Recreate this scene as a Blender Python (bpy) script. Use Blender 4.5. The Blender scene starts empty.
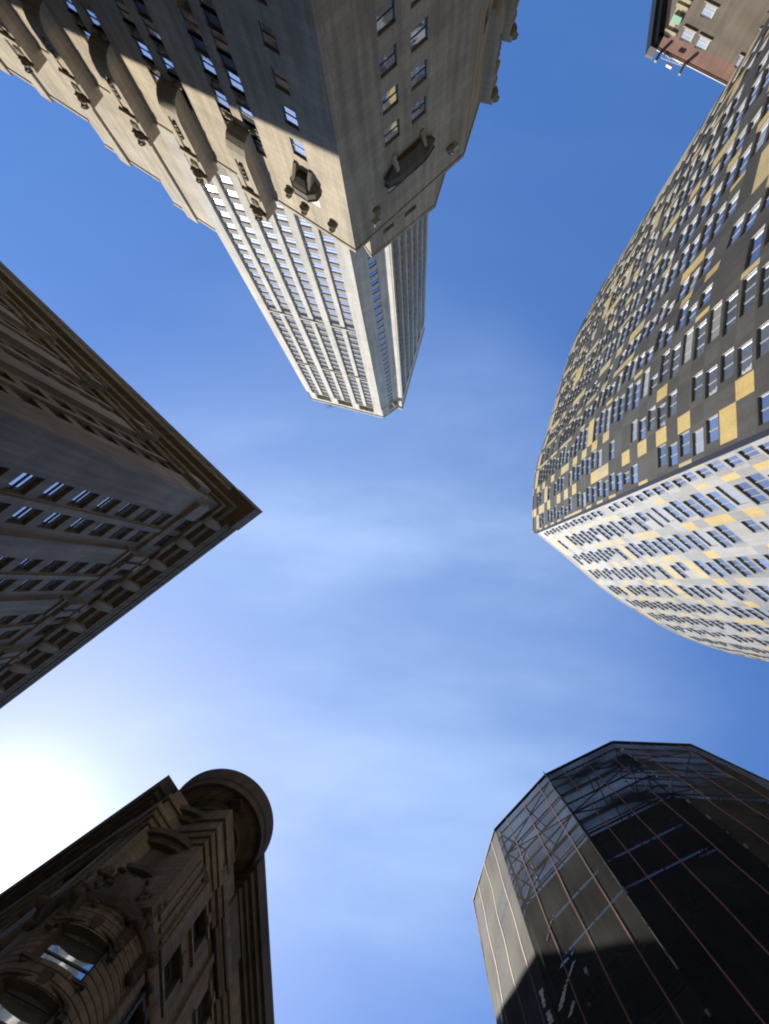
import bpy, math, random
from mathutils import Vector, Matrix

random.seed(7)
SC = bpy.context.scene
COL = SC.collection

# ------------------------------------------------------------------ camera frame
F, ZX, ZY, CX, CY = 770.0, 416.0, 585.0, 384.5, 512.0
EYE = 1.6
def _c(px, py): return Vector(((px - CX) / F, -(py - CY) / F, -1.0))
_Z = _c(ZX, ZY).normalized()
_Y = Vector((0, -1, 0)); _Y = (_Y - _Z * _Y.dot(_Z)).normalized()
_X = _Y.cross(_Z)
ROT = Matrix((_X, _Y, _Z))
def W(px, py, z):
    d = ROT @ _c(px, py); t = (z - EYE) / d.z
    return (d.x * t, d.y * t)
def PROJ(x, y, z):
    v = ROT.transposed() @ Vector((x, y, z - EYE))
    if v.z > -0.01: return (-9999, -9999)
    return (CX + F * v.x / -v.z, CY - F * v.y / -v.z)

# ------------------------------------------------------------------ materials
def nodes_of(name):
    m = bpy.data.materials.new(name); m.use_nodes = True
    nt = m.node_tree; b = nt.nodes['Principled BSDF']
    return m, nt, b
def N(nt, t, **kw):
    n = nt.nodes.new(t)
    for k, v in kw.items(): setattr(n, k, v)
    return n
def stone(name, col, rough=0.85, var=0.18, block=None, joint=0.75, streak=0.25, fine=6.0, bump=0.25, tone=0.12, spec=0.25):
    """masonry in metres on the wall's own UV: joints, tone per block, weather streaks"""
    m, nt, b = nodes_of(name); L = nt.links.new
    uv = N(nt, 'ShaderNodeTexCoord')
    c = N(nt, 'ShaderNodeRGB'); c.outputs[0].default_value = (*col, 1)
    last = c.outputs[0]
    def mul(a, fac):
        x = N(nt, 'ShaderNodeMix', data_type='RGBA', blend_type='MULTIPLY'); x.inputs[0].default_value = 1
        L(a, x.inputs[6]); L(fac, x.inputs[7]); return x.outputs[2]
    def ramp(src, lo, hi, a=0.3, z=0.7):
        r = N(nt, 'ShaderNodeMapRange'); r.inputs[1].default_value = a; r.inputs[2].default_value = z
        r.inputs[3].default_value = lo; r.inputs[4].default_value = hi
        L(src, r.inputs[0]); return r.outputs[0]
    n1 = N(nt, 'ShaderNodeTexNoise'); n1.inputs['Scale'].default_value = 0.22; n1.inputs['Detail'].default_value = 6
    L(uv.outputs['UV'], n1.inputs['Vector'])
    last = mul(last, ramp(n1.outputs[0], 1 - var, 1 + var * 0.6))
    n2 = N(nt, 'ShaderNodeTexNoise'); n2.inputs['Scale'].default_value = fine; n2.inputs['Detail'].default_value = 4
    L(uv.outputs['UV'], n2.inputs['Vector'])
    last = mul(last, ramp(n2.outputs[0], 0.9, 1.08))
    if streak:
        mp = N(nt, 'ShaderNodeMapping'); mp.inputs['Scale'].default_value = (1.6, 0.06, 1)
        L(uv.outputs['UV'], mp.inputs['Vector'])
        n3 = N(nt, 'ShaderNodeTexNoise'); n3.inputs['Scale'].default_value = 1.0; n3.inputs['Detail'].default_value = 5
        L(mp.outputs[0], n3.inputs['Vector'])
        last = mul(last, ramp(n3.outputs[0], 1 - streak, 1.03, 0.35, 0.6))
    bh = n2.outputs[0]
    if block:
        bt = N(nt, 'ShaderNodeTexBrick'); bt.offset = 0.5
        bt.inputs['Scale'].default_value = 1.0
        bt.inputs['Brick Width'].default_value = block[0]; bt.inputs['Row Height'].default_value = block[1]
        bt.inputs['Mortar Size'].default_value = block[2]; bt.inputs['Mortar Smooth'].default_value = 0.3
        bt.inputs['Color1'].default_value = (1 - tone,) * 3 + (1,); bt.inputs['Color2'].default_value = (1 + tone * 0.5,) * 3 + (1,)
        bt.inputs['Mortar'].default_value = (joint,) * 3 + (1,)
        L(uv.outputs['UV'], bt.inputs['Vector'])
        last = mul(last, bt.outputs['Color'])
    L(last, b.inputs['Base Color'])
    b.inputs['Roughness'].default_value = rough
    b.inputs['Specular IOR Level'].default_value = spec
    bp = N(nt, 'ShaderNodeBump'); bp.inputs['Strength'].default_value = bump; bp.inputs['Distance'].default_value = 0.03
    L(bh, bp.inputs['Height']); L(bp.outputs[0], b.inputs['Normal'])
    return m
def plain(name, col, rough=0.6, metal=0.0, var=0.12, scale=3.0, spec=0.4):
    m, nt, b = nodes_of(name); L = nt.links.new
    tc = N(nt, 'ShaderNodeTexCoord'); n = N(nt, 'ShaderNodeTexNoise'); n.inputs['Scale'].default_value = scale; n.inputs['Detail'].default_value = 5
    L(tc.outputs['Object'], n.inputs['Vector'])
    r = N(nt, 'ShaderNodeMapRange'); r.inputs[3].default_value = 1 - var; r.inputs[4].default_value = 1 + var
    L(n.outputs[0], r.inputs[0])
    x = N(nt, 'ShaderNodeMix', data_type='RGBA', blend_type='MULTIPLY'); x.inputs[0].default_value = 1
    x.inputs[6].default_value = (*col, 1); L(r.outputs[0], x.inputs[7]); L(x.outputs[2], b.inputs['Base Color'])
    b.inputs['Roughness'].default_value = rough; b.inputs['Metallic'].default_value = metal
    b.inputs['Specular IOR Level'].default_value = spec
    return m
def glass(name, col, metal, rough=0.03, wob=0.02):
    m, nt, b = nodes_of(name); L = nt.links.new
    tc = N(nt, 'ShaderNodeTexCoord'); n = N(nt, 'ShaderNodeTexNoise'); n.inputs['Scale'].default_value = 0.9; n.inputs['Detail'].default_value = 2
    L(tc.outputs['Object'], n.inputs['Vector'])
    bp = N(nt, 'ShaderNodeBump'); bp.inputs['Strength'].default_value = wob; bp.inputs['Distance'].default_value = 0.3
    L(n.outputs[0], bp.inputs['Height']); L(bp.outputs[0], b.inputs['Normal'])
    oi = N(nt, 'ShaderNodeObjectInfo')
    r = N(nt, 'ShaderNodeMapRange'); r.inputs[3].default_value = 0.75; r.inputs[4].default_value = 1.2
    L(oi.outputs['Random'], r.inputs[0])
    x = N(nt, 'ShaderNodeMix', data_type='RGBA', blend_type='MULTIPLY'); x.inputs[0].default_value = 1
    x.inputs[6].default_value = (*col, 1); L(r.outputs[0], x.inputs[7]); L(x.outputs[2], b.inputs['Base Color'])
    b.inputs['Metallic'].default_value = metal; b.inputs['Roughness'].default_value = rough
    b.inputs['IOR'].default_value = 1.6; b.inputs['Specular IOR Level'].default_value = 0.8
    return m
def netting(name, col, alpha):
    m, nt, b = nodes_of(name); L = nt.links.new
    out = nt.nodes['Material Output']
    uv = N(nt, 'ShaderNodeTexCoord')
    n = N(nt, 'ShaderNodeTexNoise'); n.inputs['Scale'].default_value = 0.5; n.inputs['Detail'].default_value = 7
    L(uv.outputs['UV'], n.inputs['Vector'])
    mp = N(nt, 'ShaderNodeMapping'); mp.inputs['Scale'].default_value = (3.0, 0.35, 1); L(uv.outputs['UV'], mp.inputs['Vector'])
    n2 = N(nt, 'ShaderNodeTexNoise'); n2.inputs['Scale'].default_value = 1.3; n2.inputs['Detail'].default_value = 6
    L(mp.outputs[0], n2.inputs['Vector'])
    r = N(nt, 'ShaderNodeMapRange'); r.inputs[1].default_value = 0.3; r.inputs[2].default_value = 0.7
    r.inputs[3].default_value = alpha - 0.1; r.inputs[4].default_value = alpha + 0.08; L(n.outputs[0], r.inputs[0])
    r2 = N(nt, 'ShaderNodeMapRange'); r2.inputs[1].default_value = 0.3; r2.inputs[2].default_value = 0.7
    r2.inputs[3].default_value = 0.7; r2.inputs[4].default_value = 1.25; L(n2.outputs[0], r2.inputs[0])
    x = N(nt, 'ShaderNodeMix', data_type='RGBA', blend_type='MULTIPLY'); x.inputs[0].default_value = 1
    x.inputs[6].default_value = (*col, 1); L(r2.outputs[0], x.inputs[7]); L(x.outputs[2], b.inputs['Base Color'])
    b.inputs['Roughness'].default_value = 0.75; b.inputs['Specular IOR Level'].default_value = 0.04
    bp = N(nt, 'ShaderNodeBump'); bp.inputs['Strength'].default_value = 0.2; bp.inputs['Distance'].default_value = 0.05
    L(n2.outputs[0], bp.inputs['Height']); L(bp.outputs[0], b.inputs['Normal'])
    tr = N(nt, 'ShaderNodeBsdfTransparent'); mx = N(nt, 'ShaderNodeMixShader')
    L(r.outputs[0], mx.inputs[0]); L(tr.outputs[0], mx.inputs[1]); L(b.outputs[0], mx.inputs[2]); L(mx.outputs[0], out.inputs[0])
    return m

M = {}
M['lime'] = stone('limestone', (0.485, 0.41, 0.29), block=(1.9, 0.95, 0.026), joint=0.68, streak=0.26, tone=0.09)
M['tower'] = stone('tower_limestone', (0.62, 0.57, 0.47), block=(1.6, 0.97, 0.03), joint=0.75, var=0.12, streak=0.2, tone=0.08)
M['towerdk'] = stone('tower_spandrel_stone', (0.3, 0.275, 0.235), var=0.15, streak=0.15)
M['carve'] = stone('carved_limestone', (0.36, 0.3, 0.21), var=0.25, streak=0.3, fine=9, bump=0.7)
M['metalsp'] = plain('dark_spandrel_metal', (0.03, 0.03, 0.032), 0.5, 0.3)
M['balc'] = stone('dark_limestone', (0.14, 0.115, 0.08), var=0.3, streak=0.3)  # darker limestone for the balconies
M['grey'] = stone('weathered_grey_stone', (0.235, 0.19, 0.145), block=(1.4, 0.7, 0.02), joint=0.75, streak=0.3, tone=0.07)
M['greydk'] = stone('dark_stone', (0.14, 0.11, 0.075), block=(1.4, 0.7, 0.02), joint=0.8, streak=0.35)  # darker stone: cornice, frieze, reveals, upper part of one face
M['greylt'] = stone('carved_grey_stone', (0.2, 0.18, 0.15), var=0.2, streak=0.25)
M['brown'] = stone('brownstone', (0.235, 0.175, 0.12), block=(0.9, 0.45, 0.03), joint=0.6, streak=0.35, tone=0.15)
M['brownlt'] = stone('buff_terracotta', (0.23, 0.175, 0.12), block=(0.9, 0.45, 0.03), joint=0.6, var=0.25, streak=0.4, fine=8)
M['browndk'] = stone('dark_brownstone', (0.1, 0.075, 0.055), var=0.3, streak=0.35, fine=8, bump=0.5)  # darker brownstone; stands in for shade on the recessed corner attic
M['copper'] = plain('verdigris_copper', (0.2, 0.42, 0.28), 0.7)
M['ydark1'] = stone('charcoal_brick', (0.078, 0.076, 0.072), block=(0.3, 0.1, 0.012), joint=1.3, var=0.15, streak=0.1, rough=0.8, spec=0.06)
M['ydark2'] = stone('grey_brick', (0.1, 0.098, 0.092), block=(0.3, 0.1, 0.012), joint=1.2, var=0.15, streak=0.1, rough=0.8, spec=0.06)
M['yel1'] = stone('yellow_glazed_brick', (0.7, 0.5, 0.15), block=(0.3, 0.1, 0.012), joint=0.8, var=0.1, streak=0.08, rough=0.45)
M['yel2'] = stone('pale_yellow_brick', (0.62, 0.49, 0.22), block=(0.3, 0.1, 0.012), joint=0.8, var=0.1, streak=0.08, rough=0.45)
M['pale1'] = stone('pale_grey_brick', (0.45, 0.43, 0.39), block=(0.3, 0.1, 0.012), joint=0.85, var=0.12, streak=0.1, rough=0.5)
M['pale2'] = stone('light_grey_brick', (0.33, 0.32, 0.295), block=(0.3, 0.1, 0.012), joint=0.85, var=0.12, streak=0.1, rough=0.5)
M['reveal'] = plain('pale_aluminium_lining', (0.4, 0.385, 0.35), 0.45, 0.0)
M['bronze'] = plain('dark_bronze_metal', (0.022, 0.021, 0.02), 0.5, 0.2)
M['frame'] = plain('painted_window_frame', (0.27, 0.27, 0.27), 0.6)
M['framedk'] = plain('dark_window_frame', (0.05, 0.048, 0.045), 0.5)
M['white'] = plain('white_paint', (0.75, 0.74, 0.7), 0.5)
M['gblue'] = glass('coated_glass', (0.55, 0.6, 0.66), 0.85)
M['gmid'] = glass('darker_coated_glass', (0.36, 0.4, 0.45), 0.8)
M['gblind'] = glass('glass_over_pale_blind', (0.62, 0.62, 0.58), 0.35, 0.08)
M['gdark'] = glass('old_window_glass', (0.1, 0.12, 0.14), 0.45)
M['gsky'] = glass('bright_window_glass', (0.78, 0.8, 0.82), 0.9)
M['tanbrick'] = stone('tan_brick', (0.155, 0.125, 0.095), block=(0.22, 0.075, 0.012), joint=1.3, var=0.25, streak=0.2)
M['redbrick'] = stone('red_brick', (0.215, 0.115, 0.085), block=(0.22, 0.075, 0.012), joint=1.3, var=0.2, streak=0.15)
M['cream'] = stone('cream_terracotta', (0.5, 0.42, 0.26), var=0.2, streak=0.25)
M['black'] = plain('black_painted_metal', (0.02, 0.022, 0.02), 0.6, 0.1)
M['net'] = netting('debris_netting', (0.04, 0.038, 0.031), 0.85)
M['netshade'] = netting('shaded_debris_netting', (0.022, 0.022, 0.021), 0.94)  # darker copy of the net for faces turned from the sun
M['netdense'] = netting('doubled_debris_netting', (0.04, 0.038, 0.031), 0.97)
M['tape'] = plain('orange_webbing', (0.3, 0.11, 0.06), 0.7, var=0.3)
M['glint'] = plain('pale_glint', (0.2, 0.19, 0.165), 0.5, var=.6, scale=1.5)  # pale colour standing for bright edges and leaking light on the net
M['pole'] = plain('galvanised_steel', (0.12, 0.12, 0.12), 0.5, 0.5)
M['plank'] = plain('scaffold_board', (0.25, 0.2, 0.13), 0.8)
M['core'] = stone('dark_brick_core', (0.05, 0.046, 0.04), block=(0.22, 0.075, 0.01), var=0.25)
M['roof'] = plain('roof_felt', (0.09, 0.09, 0.09), 0.9)
M['asphalt'] = plain('asphalt', (0.05, 0.05, 0.052), 0.9, var=0.3, scale=8)
M['paving'] = plain('concrete_paving', (0.3, 0.29, 0.27), 0.9, var=0.2, scale=2)
M['kerb'] = plain('granite_kerb', (0.33, 0.32, 0.31), 0.8, var=0.2, scale=20)
M['paint'] = plain('road_paint', (0.75, 0.74, 0.7), 0.7, var=0.15, scale=6)

# ------------------------------------------------------------------ mesh builder
class MB:
    def __init__(s): s.v = []; s.f = []; s.m = []; s.uv = []
    def poly(s, pts, m=0, uv=None):
        b = len(s.v); s.v += [tuple(p) for p in pts]; s.f.append(tuple(range(b, b + len(pts)))); s.m.append(m)
        s.uv.append(uv or [(p[0] + p[1] * 0.3, p[2] + p[1] * 0.7) for p in pts])
    def hexa(s, p, m=0):
        """p: 8 points, bottom ring 0-3, top ring 4-7"""
        for idx in ((0, 3, 2, 1), (4, 5, 6, 7), (0, 1, 5, 4), (1, 2, 6, 5), (2, 3, 7, 6), (3, 0, 4, 7)):
            q = [p[i] for i in idx]
            a = (Vector(q[1]) - Vector(q[0])).length; h = (Vector(q[2]) - Vector(q[1])).length
            z0 = q[0][2]; u0 = q[0][0] + q[0][1]
            s.poly(q, m, [(u0, z0), (u0 + a, z0), (u0 + a, z0 + h), (u0, z0 + h)])
    def box(s, x0, x1, y0, y1, z0, z1, m=0):
        s.hexa([(x0, y0, z0), (x1, y0, z0), (x1, y1, z0), (x0, y1, z0), (x0, y0, z1), (x1, y0, z1), (x1, y1, z1), (x0, y1, z1)], m)
    def tube(s, a, b, r, m=0, n=6):
        a = Vector(a); b = Vector(b); d = (b - a).normalized()
        u = d.orthogonal().normalized(); w = d.cross(u)
        ra = [a + (u * math.cos(t) + w * math.sin(t)) * r for t in [i * 2 * math.pi / n for i in range(n)]]
        rb = [p + (b - a) for p in ra]
        for i in range(n):
            j = (i + 1) % n; s.poly([ra[i], ra[j], rb[j], rb[i]], m)
        s.poly(ra[::-1], m); s.poly(rb, m)
    def ball(s, c, r, m=0, nu=10, nv=7, jit=0.0):
        """ellipsoid, optionally rough like weathered carving"""
        c = Vector(c); g = []
        for j in range(nv + 1):
            th = math.pi * j / nv; row = []
            for i in range(nu):
                ph = 2 * math.pi * i / nu; k = 1 + random.uniform(-jit, jit)
                row.append((c.x + r[0] * k * math.sin(th) * math.cos(ph), c.y + r[1] * k * math.sin(th) * math.sin(ph), c.z + r[2] * math.cos(th)))
            g.append(row)
        for j in range(nv):
            for i in range(nu):
                k = (i + 1) % nu; s.poly([g[j + 1][i], g[j + 1][k], g[j][k], g[j][i]], m)
    def mesh(s, name, mats):
        me = bpy.data.meshes.new(name); me.from_pydata(s.v, [], s.f)
        for k in mats: me.materials.append(M[k])
        me.polygons.foreach_set('material_index', s.m)
        uv = me.uv_layers.new(name='UVMap')
        flat = []
        for u in s.uv:
            for a in u: flat += [a[0], a[1]]
        uv.data.foreach_set('uv', flat)
        me.update(); return me
    def build(s, name, mats, parent=None, mat=None):
        o = bpy.data.objects.new(name, s.mesh(name, mats)); COL.objects.link(o)
        if mat is not None: o.matrix_basis = mat
        if parent: o.parent = parent
        return o
def thing(name, label, cat, group=None, loc=(0, 0, 0)):
    o = bpy.data.objects.new(name, None); COL.objects.link(o); o.location = loc
    o['label'] = label; o['category'] = cat
    if group: o['group'] = group
    return o

# ------------------------------------------------------------------ walls on a plan line
class Wall:
    def __init__(s, pts, toward=(0, 0), sign=None):
        s.p = [Vector(q) for q in pts]; s.s = [0]
        for a, b in zip(s.p, s.p[1:]): s.s.append(s.s[-1] + (b - a).length)
        s.n = []
        for a, b in zip(s.p, s.p[1:]):
            d = (b - a).normalized(); s.n.append(Vector((d.y, -d.x)))
        if sign is None:
            mid = (s.p[0] + s.p[1]) / 2; sign = 1 if (Vector(toward) - mid).dot(s.n[0]) > 0 else -1
        s.n = [q * sign for q in s.n]; s.len = s.s[-1]
    def seg(s, t):
        for i in range(len(s.n) - 1):
            if t < s.s[i + 1] - 1e-6: return i
        return len(s.n) - 1
    def at(s, t, off=0.0):
        i = s.seg(t); a, b = s.p[i], s.p[i + 1]
        k = (t - s.s[i]) / (s.s[i + 1] - s.s[i]); q = a.lerp(b, k)
        m = s.n[i]
        for j in range(1, len(s.p) - 1):
            if abs(t - s.s[j]) < 1e-5:
                m = (s.n[j - 1] + s.n[j]) / (1 + s.n[j - 1].dot(s.n[j])); break
        return q + m * off
    def pt(s, t, off, z):
        q = s.at(t, off); return (q.x, q.y, z)
    def frame(s, t0, t1, off, z):
        """matrix: x along the wall, y outwards, z up, origin at the middle of the opening's foot"""
        a = s.at(t0); b = s.at(t1); d = (b - a).normalized(); n = Vector((d.y, -d.x))
        if n.dot(s.n[s.seg((t0 + t1) / 2)]) < 0: n = -n
        o = (a + b) / 2 + n * off
        x = Vector((n.y, -n.x))
        return Matrix(((x.x, n.x, 0, o.x), (x.y, n.y, 0, o.y), (0, 0, 1, z), (0, 0, 0, 1)))

def _off(profile, z, above):
    for (za, oa), (zb, ob) in zip(profile, profile[1:]):
        if zb - za < 1e-6: continue
        if za - 1e-6 <= z <= zb + 1e-6:
            if abs(z - zb) < 1e-6 and above: continue
            if abs(z - za) < 1e-6 and not above: continue
            return oa + (ob - oa) * (z - za) / (zb - za)
    return profile[-1][1] if z > profile[0][0] else profile[0][1]

def grid(mb, w, s0, s1, profile, holes=(), matfn=None, rev=0, xs=(), xz=()):
    """holes: (s0,s1,z0,z1,depth)"""
    def uniq(L):
        L = sorted(L); r = [L[0]]
        for a in L[1:]:
            if a - r[-1] > 1e-4: r.append(a)
        return r
    z0, z1 = profile[0][0], profile[-1][0]
    S = [s0, s1] + [a for a in w.s if s0 < a < s1] + [a for a in xs if s0 < a < s1]
    Zs = [p[0] for p in profile] + [z for z in xz if z0 < z < z1]
    for h in holes: S += [h[0], h[1]]; Zs += [h[2], h[3]]
    S = uniq([a for a in S if s0 - 1e-6 <= a <= s1 + 1e-6]); Zs = uniq(Zs)
    def idx(L, a):
        lo, hi = 0, len(L) - 1
        while lo < hi:
            mid = (lo + hi) // 2
            if L[mid] < a - 2e-4: lo = mid + 1
            else: hi = mid
        return lo
    H = {}
    for k, h in enumerate(holes):
        for i in range(idx(S, h[0]), idx(S, h[1])):
            for j in range(idx(Zs, h[2]), idx(Zs, h[3])): H[i, j] = k
    # merge plain cells along s inside one strip when nothing distinguishes them
    if abs(profile[0][0] - profile[1][0]) < 1e-6:
        o0, o1 = profile[0][1], profile[1][1]
        for a, b in zip(S, S[1:]): mb.poly([w.pt(a, o0, z0), w.pt(b, o0, z0), w.pt(b, o1, z0), w.pt(a, o1, z0)], 0, [(a, 0), (b, 0), (b, o1 - o0), (a, o1 - o0)])
    for j in range(len(Zs) - 1):
        za, zb = Zs[j], Zs[j + 1]; oa, ob = _off(profile, za, True), _off(profile, zb, False)
        ou = _off(profile, zb, True) if j < len(Zs) - 2 else ob
        for i in range(len(S) - 1):
            a, b = S[i], S[i + 1]
            k = H.get((i, j))
            if k is None:
                m = matfn((a + b) / 2, (za + zb) / 2) if matfn else 0
                mb.poly([w.pt(a, oa, za), w.pt(b, oa, za), w.pt(b, ob, zb), w.pt(a, ob, zb)], m, [(a, za), (b, za), (b, zb), (a, zb)])
                if abs(ou - ob) > 1e-5:
                    mb.poly([w.pt(a, ob, zb), w.pt(b, ob, zb), w.pt(b, ou, zb), w.pt(a, ou, zb)], m, [(a, 0), (b, 0), (b, ou - ob), (a, ou - ob)])
            else:
                h = holes[k]; base = _off(profile, h[2], True) - h[4]
                for di, sa in ((-1, a), (1, b)):
                    if H.get((i + di, j)) != k:
                        mb.poly([w.pt(sa, oa, za), w.pt(sa, base, za), w.pt(sa, base, zb), w.pt(sa, ob, zb)], rev, [(0, za), (h[4], za), (h[4], zb), (0, zb)])
                for dj, zz, oo in ((-1, za, oa), (1, zb, ob)):
                    if H.get((i, j + dj)) != k:
                        mb.poly([w.pt(a, oo, zz), w.pt(b, oo, zz), w.pt(b, base, zz), w.pt(a, base, zz)], rev, [(a, 0), (b, 0), (b, h[4]), (a, h[4])])
def slab(mb, w, s0, s1, z0, z1, o0, o1, m=0, taper=0.0):
    """a block standing on the wall line, from offset o0 to o1 (longer at the foot by taper when negative)"""
    br = [s0] + [a for a in w.s if s0 + 1e-4 < a < s1 - 1e-4] + [s1]
    for a, b in zip(br, br[1:]):
        mb.hexa([w.pt(a, o0, z0), w.pt(b, o0, z0), w.pt(b, o1 + taper, z0), w.pt(a, o1 + taper, z0),
                 w.pt(a, o0, z1), w.pt(b, o0, z1), w.pt(b, o1, z1), w.pt(a, o1, z1)], m)
def cap(mb, pts, z, m=0):
    mb.poly([(p[0], p[1], z) for p in pts], m)

# ------------------------------------------------------------------ windows
_cache = {}
def window_mesh(kind, w, h, fm, gm):
    key = (kind, round(w, 2), round(h, 2), fm, gm)
    if key in _cache: return _cache[key]
    f = MB(); g = MB(); window_geo(f, g, kind, w, h)
    _cache[key] = (f.mesh('window', [fm]), g.mesh('pane', [gm])); return _cache[key]
def window_geo(f, g, kind, w, h):
    t, d = 0.06, 0.03
    x0, x1 = -w / 2, w / 2
    f.box(x0, x0 + t, -0.02, d, 0, h); f.box(x1 - t, x1, -0.02, d, 0, h)
    f.box(x0 + t, x1 - t, -0.02, d, 0, t); f.box(x0 + t, x1 - t, -0.02, d, h - t, h)
    def pane(xa, xb, za, zb, y):
        g.poly([(xb, y, za), (xa, y, za), (xa, y, zb), (xb, y, zb)], 0, [(xb, za), (xa, za), (xa, zb), (xb, zb)])
    if kind == 'sash':
        f.box(x0 + t, x1 - t, -0.015, d * 0.9, h * 0.5 - 0.045, h * 0.5 + 0.045)
        pane(x0 + t, x1 - t, t, h / 2 - 0.045, -0.01); pane(x0 + t, x1 - t, h / 2 + 0.045, h - t, 0.015)
    elif kind == 'sashdeep':
        f.box(x0 + t, x1 - t, -0.015, 0.07, h * 0.55 - 0.06, h * 0.55 + 0.06)
        pane(x0 + t, x1 - t, t, h * .55 - 0.06, -0.01); pane(x0 + t, x1 - t, h * .55 + 0.06, h - t, 0.02)
    elif kind == 'lites':
        n = 3 if w > 2.42 else 2
        xs = [x0 + t + (x1 - x0 - 2 * t) * i / n for i in range(n + 1)]
        for i in range(n):
            if i: f.box(xs[i] - 0.04, xs[i] + 0.04, -0.015, d * 1.3, t, h - t)
            pane(xs[i] + (0.04 if i else 0), xs[i + 1] - (0.04 if i < n - 1 else 0), t, h - t, 0.004 + 0.008 * (i % 2))
    else:
        pane(x0 + t, x1 - t, t, h - t, 0.01)
def merge(dst, src, mat):
    b = len(dst.v); dst.v += [tuple(mat @ Vector(p)) for p in src.v]
    dst.f += [tuple(i + b for i in f) for f in src.f]; dst.m += src.m; dst.uv += src.uv
def seen_area(w, it):
    q = [PROJ(*w.pt(s, 0, z)) for s, z in ((it[0], it[2]), (it[1], it[2]), (it[1], it[3]), (it[0], it[3]))]
    c = (sum(p[0] for p in q) / 4, sum(p[1] for p in q) / 4)
    A = 0
    for i in range(4): A += q[i][0] * q[(i + 1) % 4][1] - q[(i + 1) % 4][0] * q[i][1]
    inside = -5 < c[0] < 774 and -5 < c[1] < 1029
    return abs(A) / 2 * (1 if inside else 0.001), c
def near_frame(w, s, z, mx=160):
    p = PROJ(*w.pt(s, 0, z)); return -mx < p[0] < 769 + mx and -mx < p[1] < 1024 + mx
def fit_windows(parent, jobs, capn=96):
    """jobs: (wall, (s0,s1,z0,z1,depth,offset), kind, frame, glass). The largest in the picture are parts of their own."""
    ranked = sorted(jobs, key=lambda j: -seen_area(j[0], j[1])[0])
    f2 = {}; 
    for n, (w, it, kind, fm, gm) in enumerate(ranked):
        mat = w.frame(it[0], it[1], it[5] - it[4], it[2])
        a = w.at(it[0]); b = w.at(it[1]); ww = (b - a).length; hh = it[3] - it[2]
        if n < capn:
            fme, gme = window_mesh(kind, ww, hh, fm, gm)
            o = bpy.data.objects.new('window', fme); COL.objects.link(o); o.matrix_basis = mat; o.parent = parent
            p = bpy.data.objects.new('pane', gme); COL.objects.link(p); p.parent = o
        else:
            if 'x' not in f2: f2['x'] = (MB(), [fm, gm])
            mb, mats = f2['x']
            f = MB(); g = MB(); window_geo(f, g, kind, ww, hh)
            for k, src in ((fm, f), (gm, g)):
                if k not in mats: mats.append(k)
                src.m = [mats.index(k)] * len(src.f); merge(mb, src, mat)
    if f2:
        o = f2['x'][0].build('window', f2['x'][1], parent); o['kind'] = 'stuff'
def carved_head(parent, mat, s=1.0, name='carved_head', m='carve'):
    """bust that crowns a buttress: shoulders, head, helmet brim"""
    b = MB()
    b.ball((0, 0.0, 0.35 * s), (0.85 * s, 0.6 * s, 0.5 * s), jit=0.06)
    b.ball((0, 0.25 * s, 1.05 * s), (0.42 * s, 0.5 * s, 0.6 * s), jit=0.05)
    b.ball((0, 0.22 * s, 1.45 * s), (0.52 * s, 0.58 * s, 0.3 * s), jit=0.05)
    b.box(-0.1 * s, 0.1 * s, 0.65 * s, 0.85 * s, 0.9 * s, 1.15 * s)
    return b.build(name, [m], parent, mat)
def inter(p, d, q, e):
    det = d.x * -e.y + e.x * d.y; r = q - p
    a = (r.x * -e.y + e.x * r.y) / det; return p + d * a

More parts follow.
